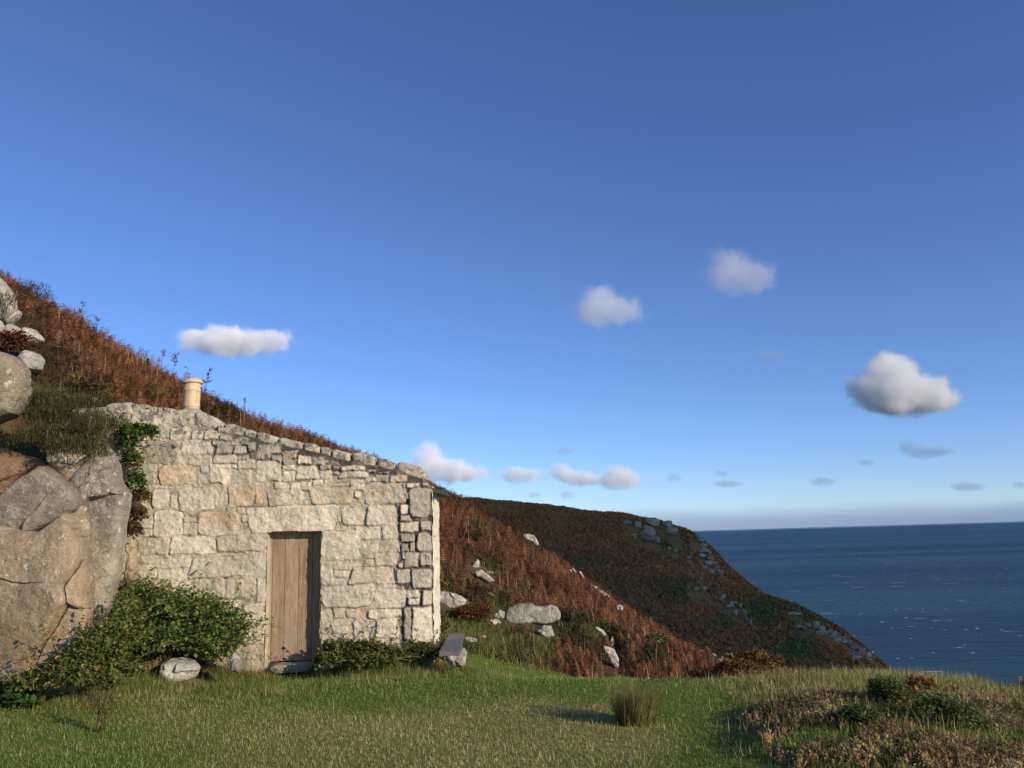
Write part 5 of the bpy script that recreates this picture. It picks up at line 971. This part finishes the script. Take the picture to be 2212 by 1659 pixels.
def bank():
    bm = bmesh.new(); bmesh.ops.create_cube(bm, size=1.0, matrix=Matrix.Translation((9000, 26000, 650)) @ Matrix.Diagonal((46000, 5000, 1500, 1)))
    me = bpy.data.meshes.new('cloud_bank'); bm.to_mesh(me); bm.free(); o = bpy.data.objects.new('cloud_bank', me); COL.objects.link(o); o.location = (0, 0, 0)
    m = NT('bank_vapour'); p = m.pos(); mp = m.n('ShaderNodeMapping'); mp.inputs['Scale'].default_value = (.3, .3, 1.2); m.l(p, mp.inputs['Vector'])
    nz_ = m.noise(mp.outputs[0], .0012, 4, .55); sp = m.n('ShaderNodeSeparateXYZ'); m.l(p, sp.inputs[0])
    top = m.math('ADD', 800.0, m.math('MULTIPLY', m.math('SUBTRACT', nz_, .5), 520.0)); h = m.math('SUBTRACT', top, sp.outputs['Z'])
    mr = m.n('ShaderNodeMapRange', interpolation_type='SMOOTHSTEP'); m.l(h, mr.inputs['Value']); mr.inputs['From Min'].default_value = 0; mr.inputs['From Max'].default_value = 700; mr.inputs['To Max'].default_value = 1.0 / 5000
    v = m.n('ShaderNodeVolumePrincipled'); v.inputs['Color'].default_value = (.30, .50, .86, 1); m.l(mr.outputs[0], v.inputs['Density']); m.l(v.outputs[0], m.out.inputs['Volume']); me.materials.append(m.m)
    tag(o, 'long blue grey bank of cloud lying along the sea horizon', 'cloud bank')
bank()

# unseen cumulus added behind the viewer to shade the headland
SUN_AZ, SUN_EL = math.radians(130), math.radians(18)
sdir = np.array([math.sin(SUN_AZ) * math.cos(SUN_EL), math.cos(SUN_AZ) * math.cos(SUN_EL), math.sin(SUN_EL)])
def shade_cloud(target, dist, radii, label, seed):
    c = np.array(target) + sdir * dist
    bm = bmesh.new(); bmesh.ops.create_icosphere(bm, subdivisions=5, radius=1.0); v = np.array([q.co[:] for q in bm.verts]); f = np.array([[q.index for q in t.verts] for t in bm.faces]); bm.free()
    v = v * (1 + .22 * np.abs(fbm(v, .5, 4, seed)) + .15 * fbm(v, .9, 2, seed + 3))[:, None]; v[:, 2] = np.where(v[:, 2] < -.3, -.3 + (v[:, 2] + .3) * .2, v[:, 2])
    o = mesh_np('cloud', v * np.array(radii), f, CLOUDM); o.location = c; tag(o, label, 'cloud')
cm = NT('cumulus_white'); cm.bsdf((.85, .85, .86), 1.0, 0.0); CLOUDM = cm.m
SHADE = True
if SHADE:
    shade_cloud((44, 149, -6), 700, (132, 101, 45), 'large unseen cumulus behind the viewer, added to shade the headland', 3)

# ------------------------------------------------------------------ light
world = bpy.data.worlds.new('World'); scene.world = world; world.use_nodes = True; wt = world.node_tree; wt.nodes.clear()
sky = wt.nodes.new('ShaderNodeTexSky'); sky.sky_type = 'NISHITA'; sky.sun_disc = False; sky.sun_elevation = SUN_EL; sky.sun_rotation = SUN_AZ; sky.altitude = 60; sky.air_density = .8; sky.dust_density = .0; sky.ozone_density = 4.0
bg = wt.nodes.new('ShaderNodeBackground'); bg.inputs['Strength'].default_value = .12; wo = wt.nodes.new('ShaderNodeOutputWorld')
tn = wt.nodes.new('ShaderNodeMix'); tn.data_type = 'RGBA'; tn.blend_type = 'MULTIPLY'; tn.inputs[0].default_value = 1.0; tn.inputs[7].default_value = (1.0, 1.07, 1.32, 1)
wt.links.new(sky.outputs[0], tn.inputs[6]); wt.links.new(tn.outputs[2], bg.inputs[0]); wt.links.new(bg.outputs[0], wo.inputs[0])
sl = bpy.data.lights.new('sun', 'SUN'); sl.energy = 4.9; sl.angle = math.radians(.53); sl.color = (1.0, .845, .64)
so = bpy.data.objects.new('sun', sl); COL.objects.link(so); so.rotation_euler = Vector(sdir).to_track_quat('Z', 'Y').to_euler(); so.location = (30, -30, 40)

cd = bpy.data.cameras.new('camera'); cam = bpy.data.objects.new('camera', cd); COL.objects.link(cam)
cd.sensor_fit = 'HORIZONTAL'; cd.sensor_width = 36; cd.lens = 36 * F_PX / 1024; cd.clip_start = .05; cd.clip_end = 200000
M = Matrix(((_R[0], _U[0], -_F[0], 0), (_R[1], _U[1], -_F[1], 0), (_R[2], _U[2], -_F[2], 1.7), (0, 0, 0, 1))); cam.matrix_world = M
scene.camera = cam
vs = scene.view_settings; vs.view_transform = 'Standard'; vs.look = 'None'; vs.exposure = 0.0; vs.gamma = 1.0; vs.use_curve_mapping = False
scene.cycles.volume_bounces = 14; scene.cycles.volume_step_rate = .25; scene.cycles.max_bounces = 16; scene.cycles.diffuse_bounces = 4
